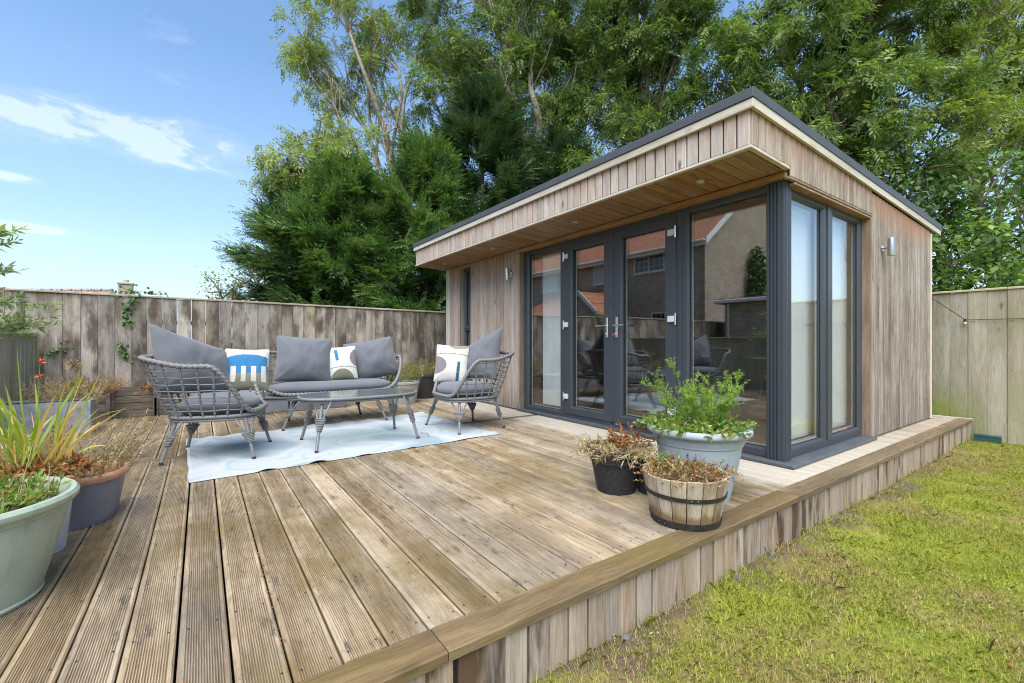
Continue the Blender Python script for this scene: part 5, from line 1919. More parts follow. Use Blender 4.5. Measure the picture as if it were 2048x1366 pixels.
def dead_plant(name, label, loc, z, r, n, h, mats, droop=0.5, out=0.8, leaf=(0.022, 0.007), per=9, lean=0.4, stem=0.0014, group='withered pot plants'):
    B = disc(n, r, z)
    o = unit(B * np.array([1, 1, 0]))
    st = curved(B, upward(n, lean, o, out), rng.uniform(0.5, 1.0, n) * h, 7, droop * rng.uniform(0.2, 1.0, n), 0.10)
    V, F = tri_tubes(st, np.full(n, stem), np.full(n, stem * 0.5))
    lay = [('stem', V, F, mats[0])]
    for mt, fr in mats[1]:
        sel = st[rng.random(n) < fr]
        if len(sel):
            lay.append(('foliage', sprig_leaves(sel, per, leaf[0], leaf[1], 0.2, 1.0), None, mt))
    return plant(name, label, 'dead plant', loc, lay, group)


dead_plant('withered_plant', 'yellowed strappy plant drooping over the black pot', (*BK, 0), 0.25, 0.165, 170, 0.15, (M['straw'], [(M['straw'], 0.9), (M['dry_leaf'], 0.7)]), 0.9, 1.0, (0.040, 0.006), 9, stem=0.0016)
dead_plant('withered_plant', 'rust coloured dead plant standing behind the black pot', (BK[0] + 0.02, BK[1] + 0.10, 0), 0.25, 0.08, 36, 0.22, (M['brown_stem'], [(M['dry_rust'], 1.0)]), 0.1, 0.3, (0.028, 0.014), 12)
dead_plant('withered_plant', 'brown dried stems filling the half barrel planter', (*BA, 0), 0.205, 0.185, 260, 0.15, (M['brown_stem'], [(M['dry_leaf'], 0.9), (M['dry_rust'], 0.35)]), 0.5, 0.45, (0.017, 0.008), 10, stem=0.0013)
dead_plant('withered_plant', 'green and red tipped sprigs at the edge of the barrel planter', (BA[0] - 0.12, BA[1] + 0.02, 0), 0.205, 0.06, 26, 0.17, (M['stem_green'], [(M['low_leaf'], 0.8), (M['dry_rust'], 0.3)]), 0.2, 0.2, (0.024, 0.010), 14)
V, F = tri_tubes(np.array([[(-1.37, 2.05, 0.21), (-1.40, 2.03, 0.28), (-1.455, 1.99, 0.345)]]), np.array([0.0028]), np.array([0.002]))
tag(mesh_np('dry_stalk', V, 4, M['straw'], F=F), 'pale bare stalk leaning out of the barrel planter', 'stalk')

# --- pots at the left
SG = (-2.435, -0.725)
pot('plant_pot', 'large sage green bowl pot at the corner of the deck', (*SG, 0),
    [(0.205, 0.003), (0.222, 0.0), (0.228, 0.012), (0.224, 0.020), (0.262, 0.16), (0.288, 0.27), (0.294, 0.315), (0.300, 0.320), (0.301, 0.335), (0.318, 0.340), (0.326, 0.350), (0.327, 0.366),
     (0.318, 0.378), (0.302, 0.378), (0.292, 0.35), (0.285, 0.30)], M['sage_pot'], 0.325, 0.285, 'pots standing along the planters', 80)
PU = (-3.275, -0.545)
pot('plant_pot', 'lilac grey pot with a bare terracotta rim', (*PU, 0),
    [(0.150, 0.003), (0.160, 0.0), (0.166, 0.02), (0.200, 0.222)], M['lilac_pot'], 0.195, 0.190, 'pots standing along the planters', 64,
    rim=([(0.2005, 0.222), (0.212, 0.226), (0.218, 0.240), (0.216, 0.256), (0.208, 0.264), (0.196, 0.262), (0.192, 0.24), (0.190, 0.185)], M['terracotta']))
WH = (-2.885, -0.625)
pot('plant_pot', 'white pot of rusty leaves between sage and lilac pots', (*WH, 0),
    [(0.10, 0.003), (0.11, 0.0), (0.142, 0.325), (0.156, 0.330), (0.159, 0.345), (0.155, 0.358), (0.145, 0.358), (0.138, 0.32)], M['white_pot'], 0.325, 0.14, 'pots standing along the planters', 64)

# leaves in the sage pot
def sage_plants():
    B = disc(150, 0.26, 0.325)
    st = curved(B, upward(150, 0.35), rng.uniform(0.04, 0.10, 150), 5, 0.1)
    lv = sprig_leaves(st, 16, 0.040, 0.012, 0.0, 0.7)
    V, F = tri_tubes(st, np.full(150, 0.002), np.full(150, 0.001))
    plant('ground_cover', 'low green succulent leaves in the sage green pot', 'plant', (*SG, 0), [('stem', V, F, M['stem_green']), ('foliage', lv, None, M['low_leaf'])])
    B = disc(26, 0.25, 0.33)
    st = curved(B, upward(26, 0.16), rng.uniform(0.06, 0.14, 26), 5, 0.0)
    V, F = tri_tubes(st, np.full(26, 0.0022), np.full(26, 0.0016))
    tips = np.repeat(st[:, -1], 12, axis=0)
    lv = leaf_quads(tips, rand_dirs(len(tips)) + np.array([0, 0, 0.3]), rand_dirs(len(tips)), np.full(len(tips), 0.014), np.full(len(tips), 0.008))
    plant('seed_heads', 'brown dried seed heads standing in the sage green pot', 'dead plant', (*SG, 0), [('stem', V, F, M['straw']), ('foliage', lv, None, M['dry_leaf'])])
    # tall dry stalks
    B = np.array([[0.05, 0.06, 0.33], [0.10, 0.10, 0.33], [0.0, 0.16, 0.33]])
    st = curved(B, unit(np.array([[0.02, 0.05, 1.0], [0.06, 0.02, 1.0], [-0.1, 0.12, 1.0]])), [0.30, 0.24, 0.26], 9, 0.05, 0.04)
    V, F = tri_tubes(st, np.array([0.006, 0.003, 0.003]), np.array([0.003, 0.0016, 0.0016]))
    tag(mesh_np('dry_stalk', V, 4, M['straw'], F=F), 'tall dry stalks rising from the sage green pot', 'stalk').location = (*SG, 0)


sage_plants()
dead_plant('withered_plant', 'rust brown curled leaves heaped in the white pot', (*WH, 0), 0.33, 0.14, 200, 0.11, (M['brown_stem'], [(M['dry_rust'], 1.0), (M['dry_leaf'], 0.6)]), 0.6, 0.3, (0.045, 0.014), 12)


def strap_plant(name, label, loc, z, n, hmin, hmax, lean=0.22, r=0.12, w=0.022):
    B = disc(n, r, z)
    o = unit(B * np.array([1, 1, 0]))
    st = curved(B, upward(n, lean, o, 0.15), rng.uniform(hmin, hmax, n), 12, rng.uniform(0.05, 0.62, n) ** 1.3, 0.03)
    wd = np.sin(np.linspace(0.25, math.pi, 12))[None, :] ** 0.8 * rng.uniform(0.6, 1.1, n)[:, None] * w
    V, F = strips(st, wd)
    return plant(name, label, 'plant', loc, [('foliage', V, F, M['blade'])])


strap_plant('strap_leaf_plant', 'tall strap leaved plant with yellow and orange blades in white pot', (*WH, 0), 0.33, 64, 0.28, 0.68, 0.22, 0.10, 0.0135)
# its two orange flowers
fl = thing('orange_flower', 'small orange flower head on the strap leaved plant', 'flower', (WH[0], WH[1], 0))
V, F = tri_tubes(np.array([[(0, 0, 0.33), (0.01, 0.02, 0.6), (0.02, 0.03, 0.86)]]), np.array([0.003]), np.array([0.0016]))
mesh_np('stem', V, 4, M['stem_green'], fl, F=F)
for tip_ in ((0.02, 0.03, 0.86), (0.015, 0.025, 0.80)):
    tips = np.array([tip_] * 10)
    mesh_np('flower_head', leaf_quads(tips, unit(rand_dirs(10) + np.array([0.2, 0.3, 0.4])), rand_dirs(10), np.full(10, 0.022), np.full(10, 0.007)), 4, M['brick_red'], fl)
dead_plant('withered_plant', 'sparse dry stems sprouting from the terracotta rimmed pot', (*PU, 0), 0.20, 0.17, 110, 0.46, (M['brown_stem'], [(M['dry_leaf'], 0.9), (M['low_leaf'], 0.25)]), 0.25, 0.55, (0.024, 0.006), 14, 0.3, 0.0016)

# --- grey trough and timber planters along the old fence
tr = thing('trough_planter', 'grey trough planter with a peeling dark rim', 'planter', (-6.53, -1.28, 0), 0)
q = MB()
x0, x1, y0_, y1_, h = -0.17, 0.17, -0.36, 0.33, 0.345
q.box(x0, x1, y0_, y0_ + 0.02, 0.0, h, 0.003)
q.box(x0, x1, y1_ - 0.02, y1_, 0.0, h, 0.003)
q.box(x0, x0 + 0.02, y0_ + 0.0205, y1_ - 0.0205, 0.0, h - 0.001, 0.003)
q.box(x1 - 0.02, x1, y0_ + 0.0205, y1_ - 0.0205, 0.0, h - 0.001, 0.003)
q.build('body', M['zinc'], tr)
MB().box(x1 - 0.021, x1 + 0.004, y0_, y1_ - 0.02, h + 0.0005, h + 0.016, 0.004).build('rim', M['zinc_dark'], tr)
MB().box(x0 + 0.021, x1 - 0.021, y0_ + 0.021, y1_ - 0.021, h - 0.06, h - 0.05).build('soil', M['soil'], tr)
dead_plant('withered_plant', 'straw coloured dry stems growing in the grey trough', (-6.53, -1.28, 0), 0.29, 0.16, 130, 0.34, (M['straw'], [(M['straw'], 0.8), (M['dry_leaf'], 0.4)]), 0.12, 0.15, (0.016, 0.006), 16, 0.22)
dead_plant('withered_plant', 'straw coloured dry stems at the fence end of the trough', (-6.55, -1.05, 0), 0.29, 0.15, 120, 0.28, (M['straw'], [(M['straw'], 0.8)]), 0.12, 0.15, (0.016, 0.006), 16, 0.22)
# seed-head (allium) above the trough
al = thing('dried_allium', 'pale round dried allium head above the grey trough', 'dead plant', (-6.62, -1.12, 0))
V, F = tri_tubes(np.array([[(0, 0, 0.30), (0.0, 0.01, 0.50), (0.0, 0.0, 0.70)]]), np.array([0.005]), np.array([0.004]))
mesh_np('stem', V, 4, M['straw'], al, F=F)
st = curved(np.repeat([[0, 0, 0.70]], 90, 0), unit(rand_dirs(90) + np.array([0, 0, 0.5])), np.full(90, 0.075), 3, 0.0)
V, F = tri_tubes(st, np.full(90, 0.0015), np.full(90, 0.0022))
mesh_np('foliage', V, 4, M['straw'], al, F=F)


def crate_planter(label, loc, sx, sy, h, planks, mat):
    t = thing('timber_planter', label, 'planter', loc, 0, 'timber planters by the old fence')
    ph = h / planks
    for i in range(planks):
        for a in (MB().box(sx / 2 - 0.03, sx / 2, -sy / 2, sy / 2, i * ph, (i + 1) * ph - 0.005, 0.003), MB().box(-sx / 2, -sx / 2 + 0.03, -sy / 2, sy / 2, i * ph, (i + 1) * ph - 0.005, 0.003),
                  MB().box(-sx / 2 + 0.031, sx / 2 - 0.031, sy / 2 - 0.03, sy / 2, i * ph, (i + 1) * ph - 0.005, 0.003), MB().box(-sx / 2 + 0.031, sx / 2 - 0.031, -sy / 2, -sy / 2 + 0.03, i * ph, (i + 1) * ph - 0.005, 0.003)):
            a.build('plank', mat, t)
    for y in (-1, 1):
        MB().box(sx / 2 + 0.001, sx / 2 + 0.028, y * sy / 2 - 0.02, y * sy / 2 + 0.02, 0.0, h + 0.012, 0.003).build('post', mat, t)
    MB().box(-sx / 2 + 0.031, sx / 2 - 0.031, -sy / 2 + 0.031, sy / 2 - 0.031, h - 0.07, h - 0.06).build('soil', M['soil'], t)
    return t


crate_planter('square timber planter holding the dried brown bush', (-7.42, -1.15, 0), 0.42, 0.46, 0.32, 3, M['sleeper'])
dead_plant('dried_bush', 'round bush of dried tan stems in the square planter', (-7.42, -1.12, 0), 0.28, 0.17, 620, 0.36, (M['dry_leaf'], [(M['dry_leaf'], 0.8), (M['dry_rust'], 0.3)]), 0.15, 0.75, (0.016, 0.006), 12, 0.45)
crate_planter('tall end of the long sleeper planter beside the fence', (-7.60, -0.70, 0), 0.36, 0.42, 0.36, 4, M['sleeper'])
crate_planter('low long sleeper planter running behind the armchair', (-7.60, 0.42, 0), 0.36, 1.80, 0.22, 3, M['sleeper'])
dead_plant('withered_plant', 'small rusty dry plant hanging from the sleeper planter', (-7.45, -0.52, 0), 0.34, 0.07, 50, 0.13, (M['brown_stem'], [(M['dry_rust'], 1.0)]), 0.9, 0.8, (0.028, 0.014), 10)
dead_plant('withered_plant', 'brown flower spikes rising behind the armchair cushion', (-7.60, 0.55, 0), 0.20, 0.30, 30, 0.62, (M['brown_stem'], [(M['dry_leaf'], 0.8), (M['dry_rust'], 0.4)]), 0.03, 0.05, (0.02, 0.008), 24, 0.1)
dead_plant('grassy_plant', 'green grassy shoots standing behind the sofa cushions', (-7.60, 1.62, 0), 0.20, 0.35, 60, 0.60, (M['stem_green'], [(M['low_leaf'], 0.9)]), 0.08, 0.15, (0.07, 0.009), 8, 0.18)
crate_planter('sleeper planter of green shoots behind the sofa', (-7.60, 1.85, 0), 0.36, 1.00, 0.22, 3, M['sleeper'])
# long grey trough on the deck behind the sofa
lt = thing('storage_trough', 'long slate grey box on the deck behind the sofa', 'storage box', (-6.95, 0.95, 0), 0)
MB().box(-0.20, 0.20, -0.80, 0.80, 0.0, 0.27, 0.008).build('body', M['lilac_pot'], lt)
MB().box(-0.21, 0.21, -0.81, 0.81, 0.2705, 0.30, 0.008).build('lid', M['lilac_pot'], lt)
# round cream pot right of the sofa with grassy plant
CR = (-6.75, 2.62)
pot('plant_pot', 'cream grey pot between sofa and armchair', (*CR, 0),
    [(0.19, 0.003), (0.20, 0.0), (0.25, 0.30), (0.262, 0.305), (0.262, 0.335), (0.25, 0.34), (0.24, 0.30)], M['cream_pot'], 0.30, 0.24, 'pots standing along the planters', 56)
dead_plant('grassy_plant', 'tufted green and brown plant in the cream grey pot', (*CR, 0), 0.30, 0.22, 150, 0.42, (M['stem_green'], [(M['low_leaf'], 0.8), (M['dry_leaf'], 0.35)]), 0.12, 0.45, (0.05, 0.008), 9, 0.25)
pot('plant_pot', 'black pot in the shade behind the cream pot', (-7.15, 3.15, 0),
    [(0.17, 0.003), (0.18, 0.0), (0.22, 0.36), (0.235, 0.365), (0.235, 0.39), (0.22, 0.395), (0.21, 0.36)], M['black_pot'], 0.36, 0.21, 'pots standing along the planters')
dead_plant('grassy_plant', 'rust tipped plant in the shaded black pot', (-7.15, 3.15, 0), 0.36, 0.18, 90, 0.40, (M['brown_stem'], [(M['dry_leaf'], 0.7), (M['low_leaf'], 0.5)]), 0.1, 0.35, (0.03, 0.008), 12, 0.25)

# --- olive bush at the left edge
def olive():
    base = Vector((-3.84, -1.11, 0))
    t = thing('olive_bush', 'leafy pale green olive bush at the edge of the deck', 'bush', base)
    trunk = [(0, 0, 0.30), (0.02, 0.02, 0.6), (-0.02, 0.03, 0.95), (0.0, 0.05, 1.62)]
    MB().tube(trunk, lambda s_: 0.018 - 0.010 * s_, 8).build('trunk', M['twig'], t, smooth=True)
    n = 30
    hb = rng.uniform(0.78, 1.50, n)
    P = np.column_stack([np.interp(hb, [0.3, 0.6, 0.95, 1.35], [0, 0.02, -0.02, 0.0]), np.interp(hb, [0.3, 0.6, 0.95, 1.35], [0, 0.02, 0.03, 0.05]), hb])
    d = rng.normal(size=(n, 3))
    d[:, 2] = rng.uniform(0.1, 0.9, n)
    st = curved(P, unit(d), rng.uniform(0.16, 0.42, n) * np.where(hb > 1.25, 0.7, 1.0), 8, 0.18, 0.06)
    V, F = tri_tubes(st, np.full(n, 0.004), np.full(n, 0.0015))
    mesh_np('branch', V, 4, M['twig'], t, F=F)
    sub_i = rng.integers(0, n, 170)
    kk = rng.integers(2, 8, 170)
    sb = st[sub_i, kk]
    sub = curved(sb, unit(unit(st[sub_i, kk] - st[sub_i, kk - 1]) + rand_dirs(170) * 0.8 + np.array([0, 0, 0.3])), rng.uniform(0.06, 0.16, 170), 5, 0.05)
    lv = np.concatenate([sprig_leaves(st, 16, 0.058, 0.015, 0.3, 0.8), sprig_leaves(sub, 15, 0.056, 0.015, 0.1, 0.75)])
    mesh_np('foliage', lv, 4, M['olive_leaf'], t)
    pot('plant_pot', 'grey pot holding the olive bush', (base.x, base.y, 0), [(0.16, 0.003), (0.17, 0.0), (0.21, 0.30), (0.222, 0.305), (0.222, 0.33), (0.21, 0.335), (0.20, 0.30)], M['white_pot'], 0.30, 0.20, 'pots standing along the planters')


olive()

# creeper sprigs through the fence
def creeper(label, pts, n, leaf):
    t = thing('creeper', label, 'creeper', (0, 0, 0), 0, 'creeper sprigs on the old fence')
    P = np.array(pts)
    MB().tube(pts, 0.004, 5).build('stem', M['twig'], t)
    f = rng.uniform(0, len(P) - 1.001, n)
    i = f.astype(int)
    q = P[i] * (1 - (f - i))[:, None] + P[i + 1] * (f - i)[:, None]
    q = q + rng.normal(scale=[0.012, 0.035, 0.03], size=(n, 3)) + np.array([0.015, 0, 0])
    D = unit(rng.normal(size=(n, 3)) * np.array([0.5, 1, 1]) + np.array([0.5, 0, -0.2]))
    mesh_np('leaves', leaf_quads(q, D, np.tile([1.0, 0, 0.4], (n, 1)) + rng.normal(scale=0.4, size=(n, 3)), np.full(n, leaf), np.full(n, leaf * 0.75)), 4, M['ivy_leaf'], t)


creeper('creeper sprig hanging from the fence top by the chimney', [(FX + 0.02, -0.72, 1.60), (FX + 0.02, -0.80, 1.45), (FX + 0.02, -0.83, 1.30), (FX + 0.02, -0.80, 1.18)], 60, 0.05)
creeper('creeper sprig low on the fence above the sleeper planter', [(FX + 0.02, -0.92, 0.93), (FX + 0.02, -0.86, 0.84), (FX + 0.02, -0.80, 0.74)], 40, 0.05)
creeper('thin creeper sprig on the fence above the grey trough', [(FX + 0.02, -1.60, 0.82), (FX + 0.02, -1.50, 0.84), (FX + 0.02, -1.40, 0.90)], 26, 0.045)
creeper('creeper leaves tipping over the fence beside the chimney', [(FX - 0.03, -0.95, 1.62), (FX - 0.03, -0.72, 1.66), (FX - 0.02, -0.42, 1.62)], 46, 0.05)

# festoon cable along the pale fence
cb = thing('festoon_cable', 'thin black cable with a bulb sagging along the pale fence', 'cable', (0, 0, 0))
pA, pB, pC = Vector((XC + 0.01, YB - 0.02, 1.50)), Vector((-1.31, BY - 0.03, 1.235)), Vector((0.9, BY - 0.03, 1.30))
path = [pA.lerp(pB, s_) for s_ in np.linspace(0, 1, 8)] + [pB.lerp(pC, s_) + Vector((0, 0, -0.03 * math.sin(s_ * math.pi))) for s_ in np.linspace(0.05, 1, 14)]
MB().tube(path, 0.004, 6).build('cord', M['cable'], cb, smooth=True)
MB().tube([pB + Vector((0, -0.012, 0.01)), pB + Vector((0, -0.012, -0.025))], 0.014, 10).build('lamp_holder', M['cable'], cb, smooth=True, auto=50)
MB().lathe([(0.001, -0.062), (0.014, -0.055), (0.018, -0.042), (0.012, -0.026)], 12).build('bulb', M['bulb'], cb, smooth=True).location = pB + Vector((0, -0.012, 0))
# green box at the foot of the fence
gb = thing('bait_box', 'small dark green plastic box at the foot of the pale fence', 'box', (-1.10, 7.80, GROUND - 0.02), 0)
MB().prism([(-0.06, 0.0), (0.06, 0.0), (0.045, 0.075), (-0.045, 0.085)], 'x', -0.11, 0.11).build('body', M['green_box'], gb)
MB().box(-0.112, 0.112, -0.050, 0.050, 0.0855, 0.095, 0.003).build('lid', M['green_box'], gb)
# slate chips along the foot of the skirt
rs = random.Random(21)
for i, (sy, sz) in enumerate(((1.42, 0.032), (2.27, 0.036), (2.66, 0.03), (3.55, 0.036))):
    r3_ = [rs.uniform(0.7, 1.1) for _ in range(8)]
    st_ = MB().add([((sz * r3_[k] * math.cos(k * math.pi / 4)) * 0.7, sz * r3_[k] * math.sin(k * math.pi / 4), 0.0) for k in range(8)] +
                   [((sz * 0.75 * r3_[k] * math.cos(k * math.pi / 4)) * 0.7, sz * 0.75 * r3_[k] * math.sin(k * math.pi / 4), sz * 0.45 + 0.006 * r3_[k]) for k in range(8)],
                   [(k, (k + 1) % 8, 8 + (k + 1) % 8, 8 + k) for k in range(8)] + [tuple(range(8, 16))]).build('stone', M['stone'])
    st_.location = (-1.215, sy, GROUND - 0.016)
    tag(st_, 'small grey stone chip at the deck skirt, ' + ('first', 'second', 'third', 'fourth', 'fifth', 'sixth', 'seventh')[i] + ' along from the lower frame edge', 'stone', 'stone chips at the foot of the deck')

# fallen leaves and bits on deck and lawn
def litter():
    n = 90
    P = np.column_stack([rng.uniform(-4.3, -1.4, n), rng.uniform(-0.4, 3.3, n), np.full(n, 0.006)])
    gx = rng.uniform(-4.4, -1.5, 70)
    Pg = np.column_stack([gx, 0.215 - 0.002 + rng.normal(scale=0.004, size=70), np.full(70, 0.003)])
    Pl = np.column_stack([rng.uniform(-1.2, 0.0, 40), rng.uniform(0.8, 6.5, 40), np.full(40, GROUND + 0.02)])
    for nm, Q, sz, lab in (('leaf_litter', np.concatenate([P, Pg]), 0.014, 'small brown leaf bits scattered over the deck boards'), ('lawn_litter', Pl, 0.03, 'fallen brown leaves lying on the lawn')):
        D = rng.normal(size=(len(Q), 3)) * np.array([1, 1, 0.15])
        V = leaf_quads(Q, D, np.tile([0, 0, 1.0], (len(Q), 1)) + rng.normal(scale=0.3, size=(len(Q), 3)), sz * rng.uniform(0.5, 1.4, len(Q)), sz * 0.45 * rng.uniform(0.5, 1.2, len(Q)), fold=0.35)
        tag(mesh_np(nm, V, 4, M['dry_rust']), lab, kind='stuff')


litter()
# a dry twig under the table
V, F = tri_tubes(np.array([[(-4.30, 1.86, 0.014), (-4.22, 1.90, 0.02), (-4.10, 1.86, 0.016)]]), np.array([0.004]), np.array([0.002]))
tag(mesh_np('fallen_twig', V, 4, M['bark_dark'], F=F), 'short dark twig lying on the rug under the table', 'twig')


# ------------------------------------------------------------------ trees
def pinnate(P, D, n_pair, L, lw, mat_l):
    """Compound leaves: P points, D directions; returns the leaflets' quads."""
    n = len(P)
    D = unit(D)
    up = unit(rng.normal(scale=0.5, size=(n, 3)) + np.array([0, 0, 1.0]))
    S = unit(np.cross(D, up))
    N = np.cross(S, D)
    out = []
    Ls = L * rng.uniform(0.7, 1.25, n)[:, None]
    droop = np.array([0, 0, -1.0]) * 0.18
    for k in range(n_pair):
        f = 0.25 + 0.75 * k / n_pair
        b = P + D * Ls * f + droop * Ls * f * f
        for sgn in (-1, 1):
            dd = unit(S * sgn * 0.85 + D * 0.6 - np.array([0, 0, 0.25]) + rng.normal(scale=0.12, size=(n, 3)))
            out.append(leaf_quads(b, dd, N + rng.normal(scale=0.25, size=(n, 3)), (Ls * 0.36).ravel(), (Ls * lw).ravel(), 0.12))
    b = P + D * Ls + droop * Ls
    out.append(leaf_quads(b, D + droop, N, (Ls * 0.36).ravel(), (Ls * lw).ravel(), 0.12))
    return np.concatenate(out)


def blob_points(c, r, n, shell=0.0):
    d = rand_dirs(n)
    q = rng.random(n) ** (1 / 3 if shell == 0 else 1 / (3 + 4 * shell))
    return np.asarray(c) + d * q[:, None] * np.asarray(r), d


def wander(a, b, m, wob, sag=0.0):
    a, b = np.asarray(a, float), np.asarray(b, float)
    t = np.linspace(0, 1, m)[:, None]
    P = a * (1 - t) + b * t
    L = np.linalg.norm(b - a)
    ph = rng.uniform(0, 6.28, 3)
    for k in range(3):
        e = np.zeros(3)
        e[k] = 1
        P = P + e * (np.sin(t * rng.uniform(3, 7) + ph[k]) - math.sin(ph[k])) * wob * L * np.sin(t * math.pi)
    P[:, 2] += sag * L * np.sin(t[:, 0] * math.pi)
    return P


def broad_tree(name, label, base, trunk_top, trunk_r, blobs, mat, per_m3, L, pairs=4, lw=0.11, clump=0.34, bark='bark', twigs=5, broad=False, group='trees beyond the fences', ivy=None, limb_from=0.45):
    """blobs: (centre, radii, density factor). Limbs run from the trunk into each blob, twigs from the limbs to leaf clumps."""
    t = thing(name, label, 'tree', (base[0], base[1], base[2]), 0, group)
    base = np.asarray(base, float)
    tr = wander(base, trunk_top, 14, 0.03)
    H = MB()
    H.tube([tuple(p - base) for p in tr], lambda s_: trunk_r * (1 - 0.72 * s_), 9)
    H.build('trunk', M[bark], t, smooth=True)
    lv = []
    B = MB()
    for c, r, dens in blobs:
        c, r = np.asarray(c, float), np.asarray(r, float)
        k = int(np.clip((c[2] - base[2]) / max(0.1, trunk_top[2] - base[2]) * 0.55 * 13, 13 * limb_from * 0.6, 13))
        limb = wander(tr[min(k, 13)], c, 10, 0.06, 0.05)
        rl = trunk_r * 0.42 * min(1.2, 0.6 + r.mean() * 0.3)
        B.tube([tuple(p - base) for p in limb], lambda s_: max(0.008, rl * (1 - 0.75 * s_)), 6)
        vol = 4.19 * r.prod()
        ncl = max(6, int(vol * dens * per_m3 / 22))
        # twig ends gather in boughs, so that gaps and shade stay between them
        kb = max(4, int(9 * r.mean()))
        bc, bd = blob_points(c, r * 0.92, kb, 0.5)
        pick = rng.integers(0, kb, ncl)
        P = bc[pick] + rng.normal(size=(ncl, 3)) * (0.17 + 0.13 * r.mean()) * np.array([1, 1, 0.62])
        d = unit(bd[pick] + rng.normal(scale=0.4, size=(ncl, 3)))
        for i in range(min(ncl, int(twigs * 3 * max(1, r.mean())))):
            s0 = limb[rng.integers(5, 10)]
            tw = wander(s0, P[i], 6, 0.08, 0.04)
            B.tube([tuple(p - base) for p in tw], lambda s_: 0.024 - 0.018 * s_, 4)
        # leaves gather in clumps around the twig ends
        m = 22
        q = np.repeat(P, m, axis=0) + rng.normal(scale=clump * 0.5, size=(ncl * m, 3)) * np.array([1, 1, 0.75])
        od = unit(np.repeat(d, m, axis=0) * 0.6 + rand_dirs(ncl * m) * 0.9 + np.array([0, 0, -0.25]))
        if broad:
            Nn = rand_dirs(len(q)) * 0.7 + np.array([0, 0, 1.0])
            lv.append(leaf_quads(q, od, Nn, L * rng.uniform(0.6, 1.2, len(q)), L * 0.8 * rng.uniform(0.6, 1.1, len(q)), 0.1))
        else:
            lv.append(pinnate(q, od, pairs, L, lw, mat))
    B.build('branch', M[bark], t, smooth=True)
    lv = np.concatenate(lv) - base
    mesh_np('crown', lv, 4, mat, t)
    if ivy:
        Q = []
        for c, r, n in ivy:
            P, d = blob_points(c, r, n, 0.9)
            Q.append(leaf_quads(P, unit(d * 0.5 + rand_dirs(n) + np.array([0, 0, -0.5])), d + rand_dirs(n) * 0.5, 0.09 * rng.uniform(0.6, 1.2, n), 0.075 * rng.uniform(0.6, 1.2, n)))
        mesh_np('ivy', np.concatenate(Q) - base, 4, M['ivy_leaf'], t)
    return t


def conifer(label, base, h, rmax, n, mat, spray=0.55, seed_lean=(0, 0), tip=0.12, low=0.0, group='conifers behind the fence', prof=None):
    """Leyland-like conifer: feathery sprays on rising branches."""
    t = thing('conifer_tree', label, 'tree', base, 0, group)
    MB().tube([(0, 0, 0), (seed_lean[0] * 0.5, seed_lean[1] * 0.5, h * 0.5), (seed_lean[0], seed_lean[1], h * 0.97)], lambda s_: 0.16 * (1 - 0.9 * s_), 8).build('trunk', M['bark_dark'], t, smooth=True)
    # branch spots: whorls with bulges so that the outline is uneven
    nb = n // 34
    f = low + (1 - low) * rng.random(nb) ** 0.85
    az = rng.uniform(0, 2 * np.pi, nb)
    rad = rmax * ((1 - f) ** 0.48 * (0.62 + 0.38 * np.minimum(1, f / 0.16)) + tip * (1 - f))
    lump = np.array([noise.noise((math.cos(a) * 1.6 + base[0], math.sin(a) * 1.6, b * 5.0)) for a, b in zip(az, f)])
    rad = rad * (0.88 + 0.50 * lump + rng.uniform(-0.22, 0.20, nb) + 0.30 * (rng.random(nb) < 0.10))
    out = np.column_stack([np.cos(az), np.sin(az), np.zeros(nb)])
    rise = 0.12 + 0.75 * f ** 1.5
    dirs = unit(out + np.column_stack([np.zeros(nb), np.zeros(nb), rise]) + rng.normal(scale=0.14, size=(nb, 3)))
    tipp = np.column_stack([seed_lean[0] * f, seed_lean[1] * f, f * h]) + out * rad[:, None]
    B = MB()
    for i in range(0, nb, 2):
        s0 = np.array([seed_lean[0] * f[i], seed_lean[1] * f[i], max(0.1, f[i] * h - 0.35 * rad[i])])
        B.tube([tuple(s0), tuple(tipp[i])], lambda s_: 0.014 - 0.010 * s_, 4)
    B.build('branch', M['bark_dark'], t)
    # along each branch's outer part: sprays
    per = 34
    back = rng.random((nb, per)) ** 1.3 * np.minimum(0.75, rad[:, None] / rmax + 0.15) * min(1.1, rmax * 0.62)
    P = (tipp[:, None, :] - dirs[:, None, :] * back[..., None] + rng.normal(scale=1.0, size=(nb, per, 3)) * (0.05 + 0.16 * back[..., None]) * np.array([1, 1, 0.6])).reshape(-1, 3)
    D = unit(np.repeat(dirs, per, axis=0) + rng.normal(scale=0.30, size=(nb * per, 3)))
    N = unit(rng.normal(scale=0.45, size=(nb * per, 3)) + np.array([0, 0, 1.0]))
    S = unit(np.cross(D, N))
    Nn = np.cross(S, D)
    L = spray * rng.uniform(0.55, 1.15, len(P))
    quads = []
    m = 11
    for k in range(m):
        fpos = (k + 0.4) / m
        b = P + D * (L * fpos)[:, None] - np.array([0, 0, 1.0]) * (L * 0.22 * fpos ** 2)[:, None]
        ll = L * 0.30 * (1 - fpos * 0.66) * rng.uniform(0.7, 1.3, len(P))
        for sgn in (-1, 1):
            dd = unit(S * sgn * 0.8 + D * 0.85 + rng.normal(scale=0.14, size=P.shape) - np.array([0, 0, 0.15]))
            quads.append(leaf_quads(b, dd, Nn, ll, ll * 0.24, 0.05, 0.4))
    quads.append(leaf_quads(P + D * (L * 0.8)[:, None], D, Nn, L * 0.24, L * 0.05, 0.05))
    mesh_np('crown', np.concatenate(quads), 4, mat, t)
    return t


def gpos(px, d):
    p = at(px, 684.9, d)
    return (p.x, p.y, GROUND)


